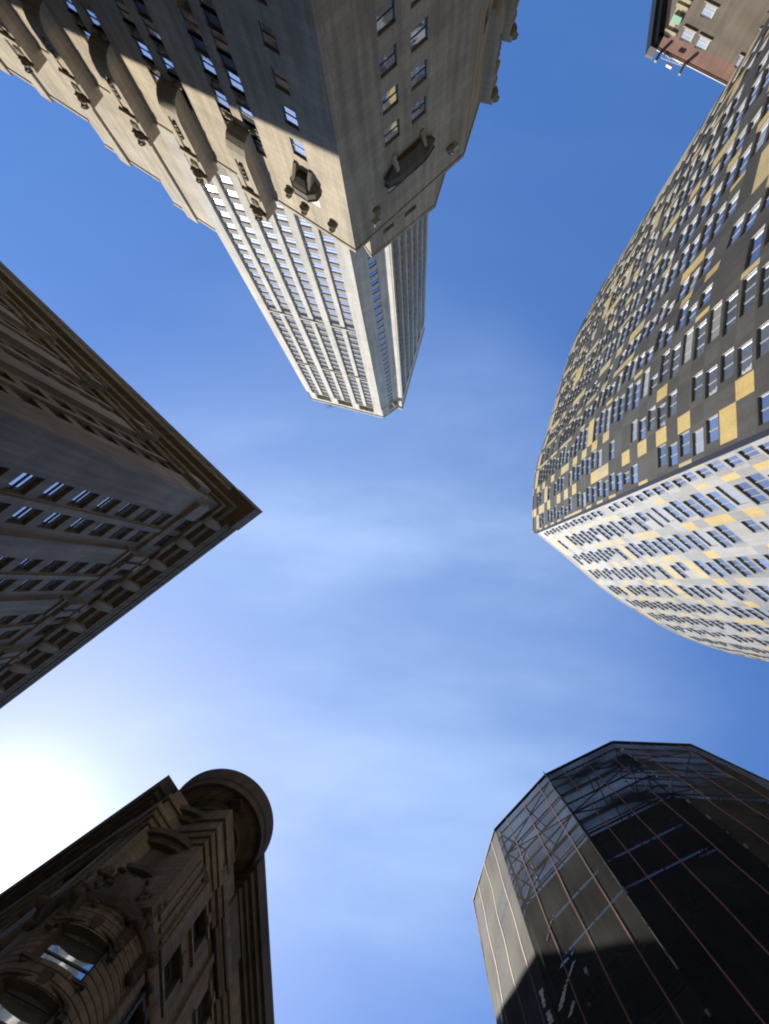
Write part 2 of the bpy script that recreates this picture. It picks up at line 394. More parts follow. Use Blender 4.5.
# =================================================================== 1 the setback stone skyscraper
def skyscraper():
    T = thing('stone_skyscraper', 'tall pale limestone skyscraper with carved buttresses on its base and a white set-back tower', 'skyscraper')
    ZB = 66.0
    K = Vector(W(356, 252, ZB)); L = Vector((-math.cos(math.radians(34)), -math.sin(math.radians(34))))
    E = Vector(W(463, 156, ZB)); R2 = Vector((0.285, -0.958)).normalized()
    A0 = K + L * 85; E2 = E + R2 * 60
    w = Wall([A0, K, E, E2], sign=None); LK = w.s[1]; LE = w.s[2]
    jobs = []; holes = []
    FL = 3.78
    zs = [53.7 - FL * i for i in range(9)]              # window centres
    def put(c, zc, wd=1.25, h=2.15, dep=0.16, kind='sash', fm='framedk', gm='gsky'):
        it = (c - wd / 2, c + wd / 2, zc - h / 2, zc + h / 2, dep, 0.0)
        if near_frame(w, c, zc):
            holes.append(it[:5]); jobs.append((w, it, kind, fm, gm))
    span = []
    for z in zs: put(LK - 3.85, z)
    for k in range(9):
        for dx in (8.4, 10.7):
            c = LK - dx - 7.0 * k
            for i, z in enumerate([57.4 - 0.0] + zs):
                z2 = z + 0.02
                put(c, z2, 1.35)
            for i, z in enumerate(zs):
                zt = z + FL / 2
                if near_frame(w, c, zt):
                    span.append((c, zt - 0.8, zt + 0.8, z < 47))
    for z in zs: put(LK + 4.8, z, 1.45, 2.1, gm='gblue'); put(LK + 7.4, z + 0.1, 1.45, 2.1, gm='gblue')
    for k in range(4):
        for z in zs: put(LE + 3.5 + 5 * k, z, 1.4, 2.1, gm='gblue')
    wall = MB()
    holes = [h for h in holes]
    sp_h = [(c - 0.675, c + 0.675, a, b, 0.16) for c, a, b, dk in span]
    grid(wall, w, 0, w.len, [(0, 0), (ZB - 0.5, 0), (ZB - 0.5, 0.08), (ZB, 0.08)], holes + sp_h)
    cap(wall, [A0, K, E, E2, E2 + L * 60, A0 + Vector((-20, -70))], ZB - 0.6, 0)
    wall.build('wall', ['lime'], T)
    fit_windows(T, jobs, 96)
    # spandrels: plain dark metal low down, carved stone in the upper storeys
    sp = sorted(span, key=lambda a: -a[1])
    seen = [a for a in sp if near_frame(w, a[0], a[1], 0)][:90]
    for c, a, b, dk in seen:
        mb = MB(); mb.box(-0.675, 0.675, -0.04, 0.0, 0, b - a)
        if dk:
            mb.box(-0.45, 0.45, 0.0, 0.05, 0.25, b - a - 0.25)
        else:
            mb.box(-0.5, 0.5, 0, 0.06, 0.2, 0.35); mb.box(-0.5, 0.5, 0, 0.06, b - a - 0.3, b - a - 0.18)
            mb.ball((0, 0.05, (b - a) / 2), (0.28, 0.22, 0.38), jit=0.12)
            for sx in (-1, 1): mb.ball((sx * 0.42, 0.02, (b - a) / 2 - 0.1), (0.16, 0.12, 0.3), jit=0.15)
        mb.build('spandrel_panel', ['metalsp' if dk else 'carve'], T, w.frame(c - 0.675, c + 0.675, -0.16, a))
    # buttresses (tall corbelled piers crowned by busts)
    def buttress(c, width, proj, zb, zt, sculpt=True, s=1.0):
        prof = [(zb, 0.02), (zb + .12, proj * .35), (zb + .45, proj * .6), (zb + 1.0, proj * 0.8), (zb + 1.8, proj * 0.94), (zb + 2.8, proj), (zt - 4.2, proj), (zt - 4.0, proj + 0.18), (zt - 3.4, proj + 0.18), (zt - 3.3, proj), (zt - 0.9, proj), (zt - 0.8, proj + 0.25), (zt, proj + 0.25)]
        mb = MB(); h = width / 2
        for (za, oa), (zb_, ob) in zip(prof, prof[1:]):
            for x0, x1 in ((-h, -h * 0.45), (-h * 0.45, h * 0.45), (h * 0.45, h)):
                dep = 0.0 if (x0 < -h * 0.5 or x1 > h * 0.5) or za < zb + 2.5 or za > zt - 4.3 else 0.12
                mb.poly([(x0, oa - dep, za), (x1, oa - dep, za), (x1, ob - dep, zb_), (x0, ob - dep, zb_)], 0, [(x0, za), (x1, za), (x1, zb_), (x0, zb_)])
                if dep:
                    for xx in (x0, x1): mb.poly([(xx, oa, za), (xx, oa - dep, za), (xx, ob - dep, zb_), (xx, ob, zb_)], 0)
            for xx in (-h, h):
                mb.poly([(xx, -0.02, za), (xx, oa, za), (xx, ob, zb_), (xx, -0.02, zb_)], 0, [(0, za), (oa, za), (ob, zb_), (0, zb_)])
        mb.poly([(-h, -0.02, zt), (h, -0.02, zt), (h, proj + 0.25, zt), (-h, proj + 0.25, zt)], 0)
        o = mb.build('buttress', ['lime'], T, w.frame(c - h, c + h, 0, 0))
        if sculpt:
            carved_head(o, Matrix.Translation((0, proj + 0.1, zt - 1.0)), s)
            orn = MB()
            for i in range(4): orn.ball((0, proj - 0.05, zb + 3.6 + i * 0.62), (0.26, 0.2, 0.33), jit=0.15)
            orn.build('carved_garland', ['carve'], o)
            orn = MB()
            for sx in (-1, 1): orn.ball((sx * 0.17, proj, zt - 2.3), (0.2, 0.24, 0.7), jit=0.15)
            orn.build('carved_ornament', ['carve'], o)
        return o
    for k in range(8):
        buttress(LK - 9.6 - 6.55 * k, 1.8, 1.35, 55.8, 67.4, True, 0.75)
    for k in range(3):
        buttress(LE + 5.5 + 6.0 * k, 1.3, 0.95, 54.5, 65.5, True, 0.7)
    # deep-moulded balcony pots below the corner windows
    def balcony(c, width, z, depth):
        mb = MB(); h = width / 2
        ring = lambda k, e: [(-h * k, 0), (-h * k, depth * 0.55 * k + e), (-h * 0.55 * k, depth * k + e), (h * 0.55 * k, depth * k + e), (h * k, depth * 0.55 * k + e), (h * k, 0)]
        lev = [(z - 1.1, 0.55), (z - 0.5, 0.85), (z - 0.1, 1.0), (z, 1.06), (z + 0.18, 1.06), (z + 0.2, 1.0), (z + 1.0, 1.0), (z + 1.02, 1.05), (z + 1.15, 1.05)]
        rs = [[(x, y, zz) for x, y in ring(k, 0)] for zz, k in lev]
        mb.poly(rs[0], 0)
        for a, b in zip(rs, rs[1:]):
            for i in range(5): mb.poly([a[i], a[i + 1], b[i + 1], b[i]], 0)
        mb.poly(rs[-1], 0)
        o = mb.build('balcony', ['balc'], T, w.frame(c - h, c + h, 0.01, 0))
        for sx in (-0.6, 0.6):
            br = MB(); br.hexa([(sx * h - .15, 0, z - 2.0), (sx * h + .15, 0, z - 2.0), (sx * h + .15, .12, z - 2.0), (sx * h - .15, .12, z - 2.0), (sx * h - .15, 0, z - .4), (sx * h + .15, 0, z - .4), (sx * h + .15, depth * .8, z - .4), (sx * h - .15, depth * .8, z - .4)])
            br.build('bracket', ['lime'], o)
    balcony(LK - 3.85, 2.3, 57.9, .95)
    balcony(LK + 6.2, 4.8, 58.4, 0.7)
    for c in (LK - 3.85, LK + 4.8, LK + 7.4):
        f = w.frame(c - 0.6, c + 0.6, 0, 0)
        m2 = MB(); m2.box(-0.8, 0.8, -0.02, 0.012, 59.2, 61.4); m2.build('balcony_door', ['metalsp'], T, f)
    # eagles and blocks under the parapet
    for c, z, s in ((LK - 2.0, 62.7, 0.55), (LK - 4.9, 62.9, 0.55), (LK - 6.2, 61.5, 0.5), (LK + 2.6, 61.6, 0.45), (LK + 10.8, 62.2, 0.5)):
        carved_head(T, w.frame(c - .4, c + .4, 0.15, z), s, 'carved_eagle')
    for c, z in ((LK + 4.1, 59.6), (LK + 2.4, 63.2), (LK + 11.2, 62.4)):
        m2 = MB(); m2.box(-0.35, 0.35, -0.02, 0.42, 0, 0.5); m2.build('water_spout', ['tower'], T, w.frame(c - .3, c + .3, 0, z))
    # ---- first set-back block
    b0 = Vector(W(372, 257.5, 74)); b1 = Vector(W(434.6, 207, 74)); bl = b0 + L * 2.0; 
    w2 = Wall([b0 + Vector((-0.55, -0.85)).normalized() * 30, b0, b1, b1 + R2 * 45], toward=(0, 0))
    mb = MB(); l0 = w2.s[1]
    grid(mb, w2, 0, w2.len, [(ZB - 3, 0), (73.5, 0), (73.5, .08), (74, .08)],
         [(l0 + 1.6, l0 + 2.9, 70.4, 71.3, .4), (l0 + 4.2, l0 + 5.6, 70.4, 71.3, .4)])
    for c in (l0 + 2.25, l0 + 4.9):
        m2 = MB(); m2.box(-0.7, 0.7, -0.01, 0.0, 70.4, 71.3, 1); merge(mb, m2, w2.frame(c - .6, c + .6, -0.4, 0))
    cap(mb, [w2.p[0], b0, b1, w2.p[3], w2.p[3] + Vector((-30, 0))], 73.6)
    mb.build('setback', ['lime', 'metalsp'], T)
    # ---- tower
    ZT = 180.0
    P = [Vector(W(*p, ZT)) for p in [(305, 385), (313, 400), (383.5, 418), (398, 408), (402, 409.5), (424, 330)]]
    tp = [P[0] + Vector((-0.2, -0.98)) * 18] + P + [P[5] + Vector((-0.8, -0.6)) * 5]
    w4 = Wall(tp, sign=w.n[0].dot(Vector((-1, 1))) > 0 and None or None, toward=P[0] + Vector((-20, 0)))
    sA, sB, sC, sD, sE = w4.s[2], w4.s[3], w4.s[4], w4.s[5], w4.s[6]
    jobs = []; holes = []
    FT = 2.92; rows = [78.5 + FT * i for i in range(32)]
    face = sB - sA
    bays = []
    for k in range(3):
        c = sA + face * (0.19 + 0.295 * k)
        bays.append(c)
        for d in (-1.22, 1.22):
            for z in rows:
                it = (c + d - 0.74, c + d + 0.74, z - 0.9, z + 0.9, 0.12, 0.0)
                holes.append(it[:5]); jobs.append((w4, it, 'sash', 'frame', 'gsky' if z < 100 else 'gblue' if z < 122 else 'gdark'))
    cw = sB + (sC - sB) * 0.62
    for z in rows:
        it = (cw - 0.6, cw + 0.6, z - 0.9, z + 0.9, 0.14, 0.0); holes.append(it[:5]); jobs.append((w4, it, 'sash', 'framedk', 'gblue'))
    for k in range(6):
        c = sD + 1.6 + 3.1 * k
        for z in rows:
            it = (c - 0.75, c + 0.75, z - 0.9, z + 0.9, 0.12, 0.0); holes.append(it[:5]); jobs.append((w4, it, 'sash', 'framedk', 'gblue'))
    for c in bays: holes.append((c - 1.75, c + 1.75, 172.2, 176.8, 1.6))
    holes.append((cw - 0.8, cw + 0.8, 172.4, 176.2, 1.2))
    def tm(s, z):
        if z > 170.9 or z < 70: return 0
        for c in bays:
            if abs(s - c) < 2.1: return 1
        if sD < s < sE: return 1
        return 0
    mb = MB()
    grid(mb, w4, 0, w4.len, [(ZB - 3, 0.0), (170.9, 0), (170.9, 0.18), (171.2, 0.18), (171.2, 0), (178.6, 0), (178.6, .2), (179.2, .2), (179.2, .05), (ZT, .05)], holes, tm)
    for c in bays:
        b2 = w4.frame(c - 1.7, c + 1.7, -1.58, 172.2); m2 = MB(); m2.box(-1.75, 1.75, -0.02, 0, -0.05, 4.65, 2); merge(mb, m2, b2)
    cap(mb, tp, ZT - 0.8)
    mb.build('tower_wall', ['tower', 'towerdk', 'metalsp'], T)
    # stepped wings between the tower and the base front
    c0 = P[1] - Vector((0.56, -0.83)) * 0.05
    w3 = Wall([c0 + L * 60, c0 + L * 0.05], toward=(0, 0))
    for a, b, zt in ((0.0, 7.0, 93.0), (7.0, 15.0, 87.5), (15.0, 60.0, 82.5)):
        mb = MB(); pa_, pb_ = w3.at(60 - b), w3.at(60 - a); back = -w3.n[0] * 16
        w5 = Wall([pa_ + back, pa_, pb_, pb_ + back], sign=1)
        if w5.n[1].dot(w3.n[0]) < 0: w5 = Wall([pa_ + back, pa_, pb_, pb_ + back], sign=-1)
        grid(mb, w5, 0, w5.len, [(ZB - 3, 0), (zt - .5, 0), (zt - .5, .1), (zt, .1)])
        cap(mb, [pa_ + back, pa_, pb_, pb_ + back], zt - .5)
        for k in range(int((b - a) / 6)):
            slab(mb, w5, w5.s[1] + 2 + 6 * k, w5.s[1] + 3.6 + 6 * k, ZB - 3, zt + 0.7, -.3, 0.3)
        mb.build('setback', ['lime'], T)
    pr = MB()
    edges = [sA + 0.0] + [x for c in bays for x in (c - 2.05, c + 2.05)] + [sB - 0.05]
    for a, b in zip(edges[0::2], edges[1::2]): slab(pr, w4, a, b, 66, 170.85, -0.02, 0.3)
    for c in bays: slab(pr, w4, c - 0.36, c + 0.36, 66, 170.85, -0.02, 0.24)
    for k in range(7):
        c = sD + 0.05 + 3.1 * k; slab(pr, w4, c, c + 0.7, 66, 170.85, -0.02, 0.25)
    pr.build('pier', ['tower'], T)
    for c in bays:
        for z in (118.2, 146.5):
            mb = MB(); slab(mb, w4, c - 2.0, c + 2.0, z - 0.15, z, 0.2, 0.42); slab(mb, w4, c - 2.0, c + 2.0, z, z + 0.35, 0.32, 0.42)
            mb.build('balcony_ledge', ['tower'], T)
    fit_windows(T, jobs, 4)
    # finial on the tower's cut corner
    mb = MB(); mb.ball((0, 0.35, 0), (0.6, 0.7, 0.9), jit=0.1); mb.tube((0, 0.2, 0.5), (0.8, 1.7, 1.6), 0.14)
    mb.build('carved_eagle', ['carve'], T, w4.frame(cw + 0.3, cw + 1.2, 0, 172))
    # roof aerials
    an = thing('roof_aerial', 'thin black wire aerial on the edge of the white tower roof', 'aerial')
    q = Vector(W(329, 406, ZT)); 
    mb = MB()
    base = (q.x - 0.2, q.y - 1.2, ZT - 0.8)
    mb.tube(base, (q.x, q.y - .5, ZT + 2.6), 0.07)
    mb.build('mast', ['black'], an)
    mb = MB()
    for i in range(4):
        a = i * 0.8; zz = ZT + 1.2 + 0.35 * i
        mb.tube((q.x - math.cos(a) * 1.5, q.y - .6 - math.sin(a) * 0.6, zz), (q.x + math.cos(a) * 1.5, q.y - .6 + math.sin(a) * 0.9, zz), 0.05)
    mb.build('crossbar', ['black'], an)
    return [A0, K, E, E2, E2 + L * 60, A0 + Vector((-20, -70))]

# =================================================================== 2 the corniced stone block
def corniced():
    T = thing('office_building', 'grey stone office building in shade with a deep bracketed cornice meeting at a sharp corner', 'building')
    H = 90.0
    c = Vector(W(254, 516, H)); dD = (Vector(W(0, 708, H)) - c).normalized()
    u0 = Vector(W(248, 500, H)); dU = (Vector(W(0, 262, H)) - u0).normalized()
    nD = Vector((-dD.y, dD.x)); nD = nD if nD.dot(-c) > 0 else -nD
    nU = Vector((-dU.y, dU.x)); nU = nU if nU.dot(-u0) > 0 else -nU
    ov = 2.1
    wc = inter(c - nD * ov, dD, u0 - nU * ov, dU)
    A = wc + dU * 75; B = wc + dD * 75
    w = Wall([A, wc, B], toward=(0, 0)); k0 = w.s[1]
    jobs = []; holes = []
    FL = 4.35; zc = [61.5 + FL * i for i in range(-11, 4)]
    def put(s, z, wd, h, dep=0.36, gm='gsky'):
        if near_frame(w, s, z):
            it = (s - wd / 2, s + wd / 2, z - h / 2, z + h / 2, dep, 0.0); holes.append(it[:5]); jobs.append((w, it, 'sashdeep', 'framedk', gm))
    for k in range(8):
        for dx in (4.0, 6.65):
            for z in zc: put(k0 + dx + 7.75 * k, z, 1.75, 2.8)
        for dx in (4.2, 6.7):
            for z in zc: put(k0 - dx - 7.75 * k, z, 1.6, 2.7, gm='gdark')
    # attic windows between the pilaster caps and the cornice
    for k in range(9):
        for dx in (4.0, 6.65):
            for sg in (1, -1):
                s = k0 + sg * (dx + 7.75 * k)
                it = (s - 0.95, s + 0.95, 80.4, 83.4, 0.35, 0.0)
                if near_frame(w, s, 82): holes.append(it[:5]); jobs.append((w, it, 'sash', 'framedk', 'gdark'))
    wall = MB()
    prof = [(0, 0), (77.3, 0), (77.3, .35), (77.9, .5), (78.1, .5), (78.1, 0), (83.9, 0), (83.9, .3), (84.3, .35), (85.0, .35)]
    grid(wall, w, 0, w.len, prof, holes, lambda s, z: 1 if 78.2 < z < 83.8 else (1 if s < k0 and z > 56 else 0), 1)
    wall.build('wall', ['grey', 'greydk'], T)
    ro = MB(); cap(ro, [A, wc, B, B + (A - wc) * 0.6], 88.6); ro.build('roof', ['roof'], T)
    # pilasters with paired block capitals
    def pil(a, b):
        pl = MB()
        slab(pl, w, a, b, 0, 74.5, -0.02, 0.42)
        slab(pl, w, a - .15, b + .15, 74.5, 75.2, -0.02, 0.65)
        slab(pl, w, a, b, 75.2, 77.3, -0.02, 0.5)
        for f in (0.05, 0.6):
            x = a + (b - a) * f
            slab(pl, w, x, x + (b - a) * 0.36, 75.6, 78.9, 0.3, 1.05); slab(pl, w, x, x + (b - a) * 0.36, 78.9, 79.6, 0.0, 1.25)
        pl.build('pilaster', ['grey'], T)
    for k in range(9):
        o = 7.75 * k
        if k == 0: pl = MB(); slab(pl, w, k0 - 2.5, k0 + 2.5, 0, 77.28, -0.02, 0.42); pl.build('corner_pier', ['grey'], T)
        pil(k0 + 8.3 + o, k0 + 10.5 + o); pil(k0 - 10.5 - o, k0 - 8.3 - o)
        # slim mullion shafts dividing the bays
        for sg in (1, -1):
            x = k0 + sg * (5.33 + o); pl = MB(); slab(pl, w, x - .3, x + .3, 0, 77.2, -0.02, 0.2); pl.build('mullion_shaft', ['grey'], T)
    for s0_, s1_ in ((k0 + .3, k0 + 2.4), (k0 - 2.4, k0 - .3)):
        pl = MB(); slab(pl, w, s0_, s1_, 75.4, 78.8, 0.3, 1.0); pl.build('corner_capital', ['grey'], T)
    # frieze panels
    for k in range(9):
        for sg in (1, -1):
            a, b = sorted((k0 + sg * (2.7 + 7.75 * k), k0 + sg * (8.1 + 7.75 * k)))
            for za, zb, o in ((79.2, 79.5, .25), (83.55, 83.88, .3)):
                fr = MB(); slab(fr, w, a, b, za, zb, -0.02, o); fr.build('frieze_moulding', ['greylt'], T)
    # cornice: soffit, fascia, gutter lip
    co = MB()
    grid(co, w, 0, w.len, [(85.0, .35), (85.0, .9), (85.6, 1.0), (86.3, 1.05), (86.3, 1.7), (87.0, 1.75), (87.2, 1.85), (88.0, 1.95), (88.0, 2.05), (88.9, 2.12), (89.2, 2.12)])
    grid(co, w, k0 - 60.0, w.len - 20, [(88.9, 1.6), (88.9, ov + .08), (H, ov + .12), (H, 1.6), (H, -1)])
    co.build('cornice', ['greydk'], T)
    cb = MB()
    slab(cb, w, k0 - 0.9, k0 + 0.9, 86.35, H + .25, 1.0, ov + 0.2)
    cb.build('cornice_corner', ['greydk'], T)
    # rounded modillions
    def modillion(s):
        mb = MB(); n = 7; prof = []
        for i in range(n + 1):
            t = i / n; prof.append((0.05 + 1.3 * t, 83.6 + 2.6 * (t ** 1.8)))
        h = 0.52
        for (y0, z0), (y1, z1) in zip(prof, prof[1:]):
            f0 = h * (0.55 + 0.45 * math.sin(math.pi * min(1, 0.2 + (y0 / 1.5) * 0.8))); f1 = h * (0.55 + 0.45 * math.sin(math.pi * min(1, 0.2 + (y1 / 1.5) * 0.8)))
            mb.poly([(-f0, y0, z0), (f0, y0, z0), (f1, y1, z1), (-f1, y1, z1)], 0)
            for sx in (-1, 1): mb.poly([(sx * f0, y0, z0), (sx * f1, y1, z1), (sx * f1, y1, 86.28), (sx * f0, y0, 86.28)], 0)
        y1, z1 = prof[-1]; mb.poly([(-h * .55, y1, z1), (h * .55, y1, z1), (h * .55, y1, 86.28), (-h * .55, y1, 86.28)], 0)
        mb.build('modillion', ['grey'], T, w.frame(s - .5, s + .5, 0.3, 0))
    for k in range(17): modillion(k0 + 2.0 + 3.72 * k)
    fit_windows(T, jobs, 96)
    return [A, wc, B, B + (A - wc) * 0.6]

# =================================================================== 3 the yellow and grey brick tower
def spline(P, n=6):
    P = [Vector(p) for p in P]; out = []
    Q = [P[0] * 2 - P[1]] + P + [P[-1] * 2 - P[-2]]
    for i in range(1, len(Q) - 2):
        for k in range(n):
            t = k / n; a, b, c, d = Q[i - 1], Q[i], Q[i + 1], Q[i + 2]
            out.append(0.5 * ((2 * b) + (c - a) * t + (2 * a - 5 * b + 4 * c - d) * t * t + (3 * b - a - 3 * c + d) * t ** 3))
    out.append(P[-1]); return out
def resample(pts, step):
    w = Wall(pts); n = max(1, round(w.len / step)); return [w.at(min(w.len, i * w.len / n)) for i in range(n + 1)]
def brick_tower():
    T = thing('apartment_tower', 'tall curved apartment tower with yellow and grey brick panels and scattered wide windows', 'tower')
    H = 150.0; FL = 3.0; nf = int((H - 4.5) // FL)
    rnd = random.Random(11)
    pa = spline([W(*p, H) for p in [(533, 533), (533, 500), (537, 465), (545, 440), (556, 400), (575, 340), (603, 284)]])
    pb = spline([W(*p, H) for p in [(537.5, 533.5), (570, 560), (605, 590), (645, 616), (680, 635), (720, 650), (769, 662)]] + [(81, 16.8), (97, 18.2)])
    jobs = []
    def facade(path, cols, pier, dark, name):
        """cols: list of (s0,s1) window strips"""
        w = Wall(path, toward=(0, 0)); holes = []; yel = {}; has = set()
        for ci, (a, b) in enumerate(cols):
            for f in range(1, nf):
                z0 = f * FL + 1.6 + 0.35
                if rnd.random() < (0.07 if not dark else 0.13): continue
                sh = 0.42 * ((f * 7 + ci * 3) % 2) * (1 if b - a > 1.3 else 0.4)
                ww = (b - a) if rnd.random() < 0.85 or b - a < 1.3 else (b - a) * 0.62
                s0 = a + sh; s1 = min(s0 + ww, w.len - 0.3)
                if not near_frame(w, (s0 + s1) / 2, z0, 120): continue
                it = (s0, s1, z0 - .1, z0 + 2.3, 0.17, 0.0); holes.append(it[:5]); has.add((ci, f))
                jobs.append((w, it, 'lites', 'frame', rnd.choice(('gblue', 'gblue', 'gblue', 'gmid', 'gmid', 'gblind'))))
        edges = sorted(set([0.0] + [x for a, b in cols for x in (a - 0.12, b + 0.54)] + [w.len]))
        edges = [e for e in edges if 0 <= e <= w.len]
        import bisect
        def mat(s, z):
            f = int((z - 1.6) // FL); c = bisect.bisect(edges, s)
            k = (c, f)
            if k not in yel:
                r = random.Random(hash((c * 131 + f * 7919 + (5 if dark else 9))) & 0xffff); r.random()
                p = (0.18 + 0.42 * max(0, min(1, (z - 50) / 80))) if dark else (0.36 + 0.14 * (z > 95))
                ci = next((i for i, (a_, b_) in enumerate(cols) if a_ - .13 < s < b_ + .55), None)
                if ci is not None: p = (1.2 * p if (ci, f) not in has else 0.0)
                elif dark: p *= 1.25
                if yel.get((c - 1, f), 0) >= 2: p *= 0.25
                if yel.get((c, f - 1), 0) >= 2: p *= 0.6
                if r.random() < p: yel[k] = 2 if r.random() < (0.75 if z < 90 else 0.35) else 3
                else: yel[k] = 0 if r.random() < 0.6 else 1
            return yel[k]
        xz = [1.6 + FL * i for i in range(1, nf + 1)]
        mb = MB(); grid(mb, w, 0, w.len, [(0, 0), (H - 0.9, 0), (H - 0.9, 0.06), (H, 0.06)], holes, mat, 4, edges, xz)
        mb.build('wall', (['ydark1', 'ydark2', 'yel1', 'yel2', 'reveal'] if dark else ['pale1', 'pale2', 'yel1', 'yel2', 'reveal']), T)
        return w
    la = Wall(pa).len; lb = Wall(pb).len
    ca = [(0.45, 2.35)] + [(4.45 + 3.9 * i, 4.45 + 3.9 * i + (2.1 if i % 3 == 0 else 2.8 if i % 3 == 1 else 2.4)) for i in range(int((la - 6) / 3.9))]
    cb = [(0.25, 1.2)] + [(2.5 + 4.2 * i, 2.5 + 4.2 * i + 2.45) for i in range(int((lb - 6) / 4.2))]
    wa = facade(pa, ca, 1.3, True, 'a'); wb = facade(pb, cb, 1.4, False, 'b')
    # dark return between the two faces
    mb = MB(); a = pa[0]; b = pb[0]
    wr = Wall([a, b], toward=(a.x, 30))
    grid(mb, wr, 0, wr.len, [(0, 0), (H, 0)])
    mb.build('corner_return', ['bronze'], T)
    rp = [*pa[::-1], *pb]; mb = MB(); cap(mb, rp + [(110, -20), (80, -70)], H - 0.5); mb.build('roof', ['roof'], T)
    mb = MB(); back = [pb[-1], Vector((110, -20)), Vector((80, -70)), pa[-1]]
    grid(mb, Wall(back, toward=(200, 0)), 0, Wall(back, toward=(200, 0)).len, [(0, 0), (H, 0)]); mb.build('rear_wall', ['ydark2'], T)
    fit_windows(T, jobs, 98)
    return [tuple(p) for p in rp] + [(110, -20), (80, -70)]

# =================================================================== 4 the netted scaffold
def netted():
    S = thing('scaffold', 'faceted scaffold wrapped in black debris netting with thin orange stripes', 'scaffolding')
    H = 31.0
    P = [Vector(W(*p, H)) for p in [(474, 900), (495, 830), (545.6, 775), (612.7, 742), (691, 745), (769, 782)]]
    P = [P[0] + Vector((0.6, 3.2))] + P + [P[5] + Vector((2.2, 3.2)), P[5] + Vector((2.6, 8.0))]
    n = len(P); w = Wall(P, toward=(0, 0), sign=None)
    # sign: outward is away from the centre of the plan
    ctr = Vector((7.5, 12.5))
    mid = (P[2] + P[3]) / 2
    if (mid - ctr).dot(w.n[2]) < 0: w = Wall(P, sign=-1 if Wall(P, sign=1).n[2].dot(mid - ctr) < 0 else 1)
    rnd = random.Random(5)
    for i in range(n - 1):
        a, b = w.s[i], w.s[i + 1]; mb = MB(); nu = 14; nv = 60
        # billowing sheet: pulled in at ties, loose between
        def off(u, v):
            t = u / nu; k = math.sin(math.pi * t)
            return 0.022 * k * math.sin(v * 0.75 + i) + 0.012 * math.sin(u * 0.9 + v * 0.5 + i * 3) * k
        nn = w.n[i]
        def q(u, v):
            s_ = a + (b - a) * u / nu; p = P[i].lerp(P[i + 1], u / nu) + nn * off(u, v); return (p.x, p.y, 2.6 + (H - 2.6) * v / nv)
        for v in range(nv + 1):
            for u in range(nu + 1): mb.v.append(q(u, v))
        for v in range(nv):
            for u in range(nu):
                k = v * (nu + 1) + u; mb.f.append((k, k + 1, k + nu + 2, k + nu + 1)); mb.m.append(0)
                mb.uv.append([((a + (b - a) * uu / nu), 2.6 + (H - 2.6) * vv / nv) for uu, vv in ((u, v), (u + 1, v), (u + 1, v + 1), (u, v + 1))])
        net = mb.build('netting', ['netshade' if i in (3, 4, 5) else 'netdense' if i < 2 else 'net'], S)
        m = net.data
        for p in m.polygons: p.use_smooth = True
        # woven stripes in the net
        L = b - a; cnt = 3 if L < 3.2 else 4
        for k in range(cnt):
            u = nu * (k + 0.75) / (cnt + 0.3); tp = MB(); wd = 0.017
            for v in range(nv):
                pts = []
                for vv, sg in ((v, -1), (v, 1), (v + 1, 1), (v + 1, -1)):
                    x = P[i].lerp(P[i + 1], u / nu) + nn * (off(u, vv) + 0.012) + (P[i + 1] - P[i]).normalized() * wd * sg
                    pts.append((x.x, x.y, 2.6 + (H - 2.6) * vv / nv))
                tp.poly(pts, 0)
            tp.build('stripe', ['tape'], net)
    # top edge rope and pale slivers along two corners imitating light at the edges
    for i in (3, 4):
        mb = MB(); nn = (w.n[i - 1] + w.n[i]).normalized()
        z = 4.0
        while z < H:
            h = rnd.uniform(0.05, 0.5)
            o = rnd.uniform(-0.03, 0.03)
            p = P[i] + nn * o; e = Vector((-nn.y, nn.x)) * rnd.uniform(0.008, 0.035)
            mb.hexa([(p.x - e.x, p.y - e.y, z), (p.x + e.x, p.y + e.y, z), (p.x + e.x + nn.x * .03, p.y + e.y + nn.y * .03, z), (p.x - e.x + nn.x * .03, p.y - e.y + nn.y * .03, z),
                     (p.x - e.x * .6, p.y - e.y * .6, z + h), (p.x + e.x * .6, p.y + e.y * .6, z + h), (p.x + e.x + nn.x * .05, p.y + e.y + nn.y * .05, z + h), (p.x - e.x + nn.x * .05, p.y - e.y + nn.y * .05, z + h)])
            z += h + rnd.uniform(0.02, 1.5) 
        mb.build('edge_glint', ['glint'], S)
    # white strips on the second face imitate light leaking through the net
    def on_face(i, px, py):
        d_ = P[i + 1] - P[i]; r = Vector(W(px, py, EYE + 1)); det = r.x * -d_.y + d_.x * r.y
        h_ = (P[i].x * -d_.y + d_.x * P[i].y) / det
        return r * h_, h_ + EYE
    for (xa, ya), (xb, yb), wd in (((574, 962), (567, 983), .05), ((566, 985), (560, 1012), .07), ((575, 1000), (570, 1017), .07), ((585, 968), (599, 1004), .035), ((541, 990), (545, 1008), .05), ((556, 905), (547, 942), .02), ((604, 864), (570, 898), .018), ((548, 1012), (552, 1024), .06)):
        p0, z0 = on_face(2, xa, ya); p1, z1 = on_face(2, xb, yb); nn = w.n[2] * .012; dd = (P[3] - P[2]).normalized() * wd
        mb = MB(); pieces = 5
        for k in range(pieces):
            t0, t1 = k / pieces, (k + rnd.uniform(.55, .95)) / pieces
            a_, b_ = p0.lerp(p1, t0), p0.lerp(p1, t1); za, zb = z0 + (z1 - z0) * t0, z0 + (z1 - z0) * t1; e = dd * rnd.uniform(.6, 1.2)
            mb.hexa([(*(a_ - e), za), (*(a_ + e), za), (*(a_ + e + nn), za), (*(a_ - e + nn), za), (*(b_ - e), zb), (*(b_ + e), zb), (*(b_ + e + nn), zb), (*(b_ - e + nn), zb)])
        mb.build('light_gap_strip', ['white' if wd > .04 else 'glint'], S)
    rp = MB()
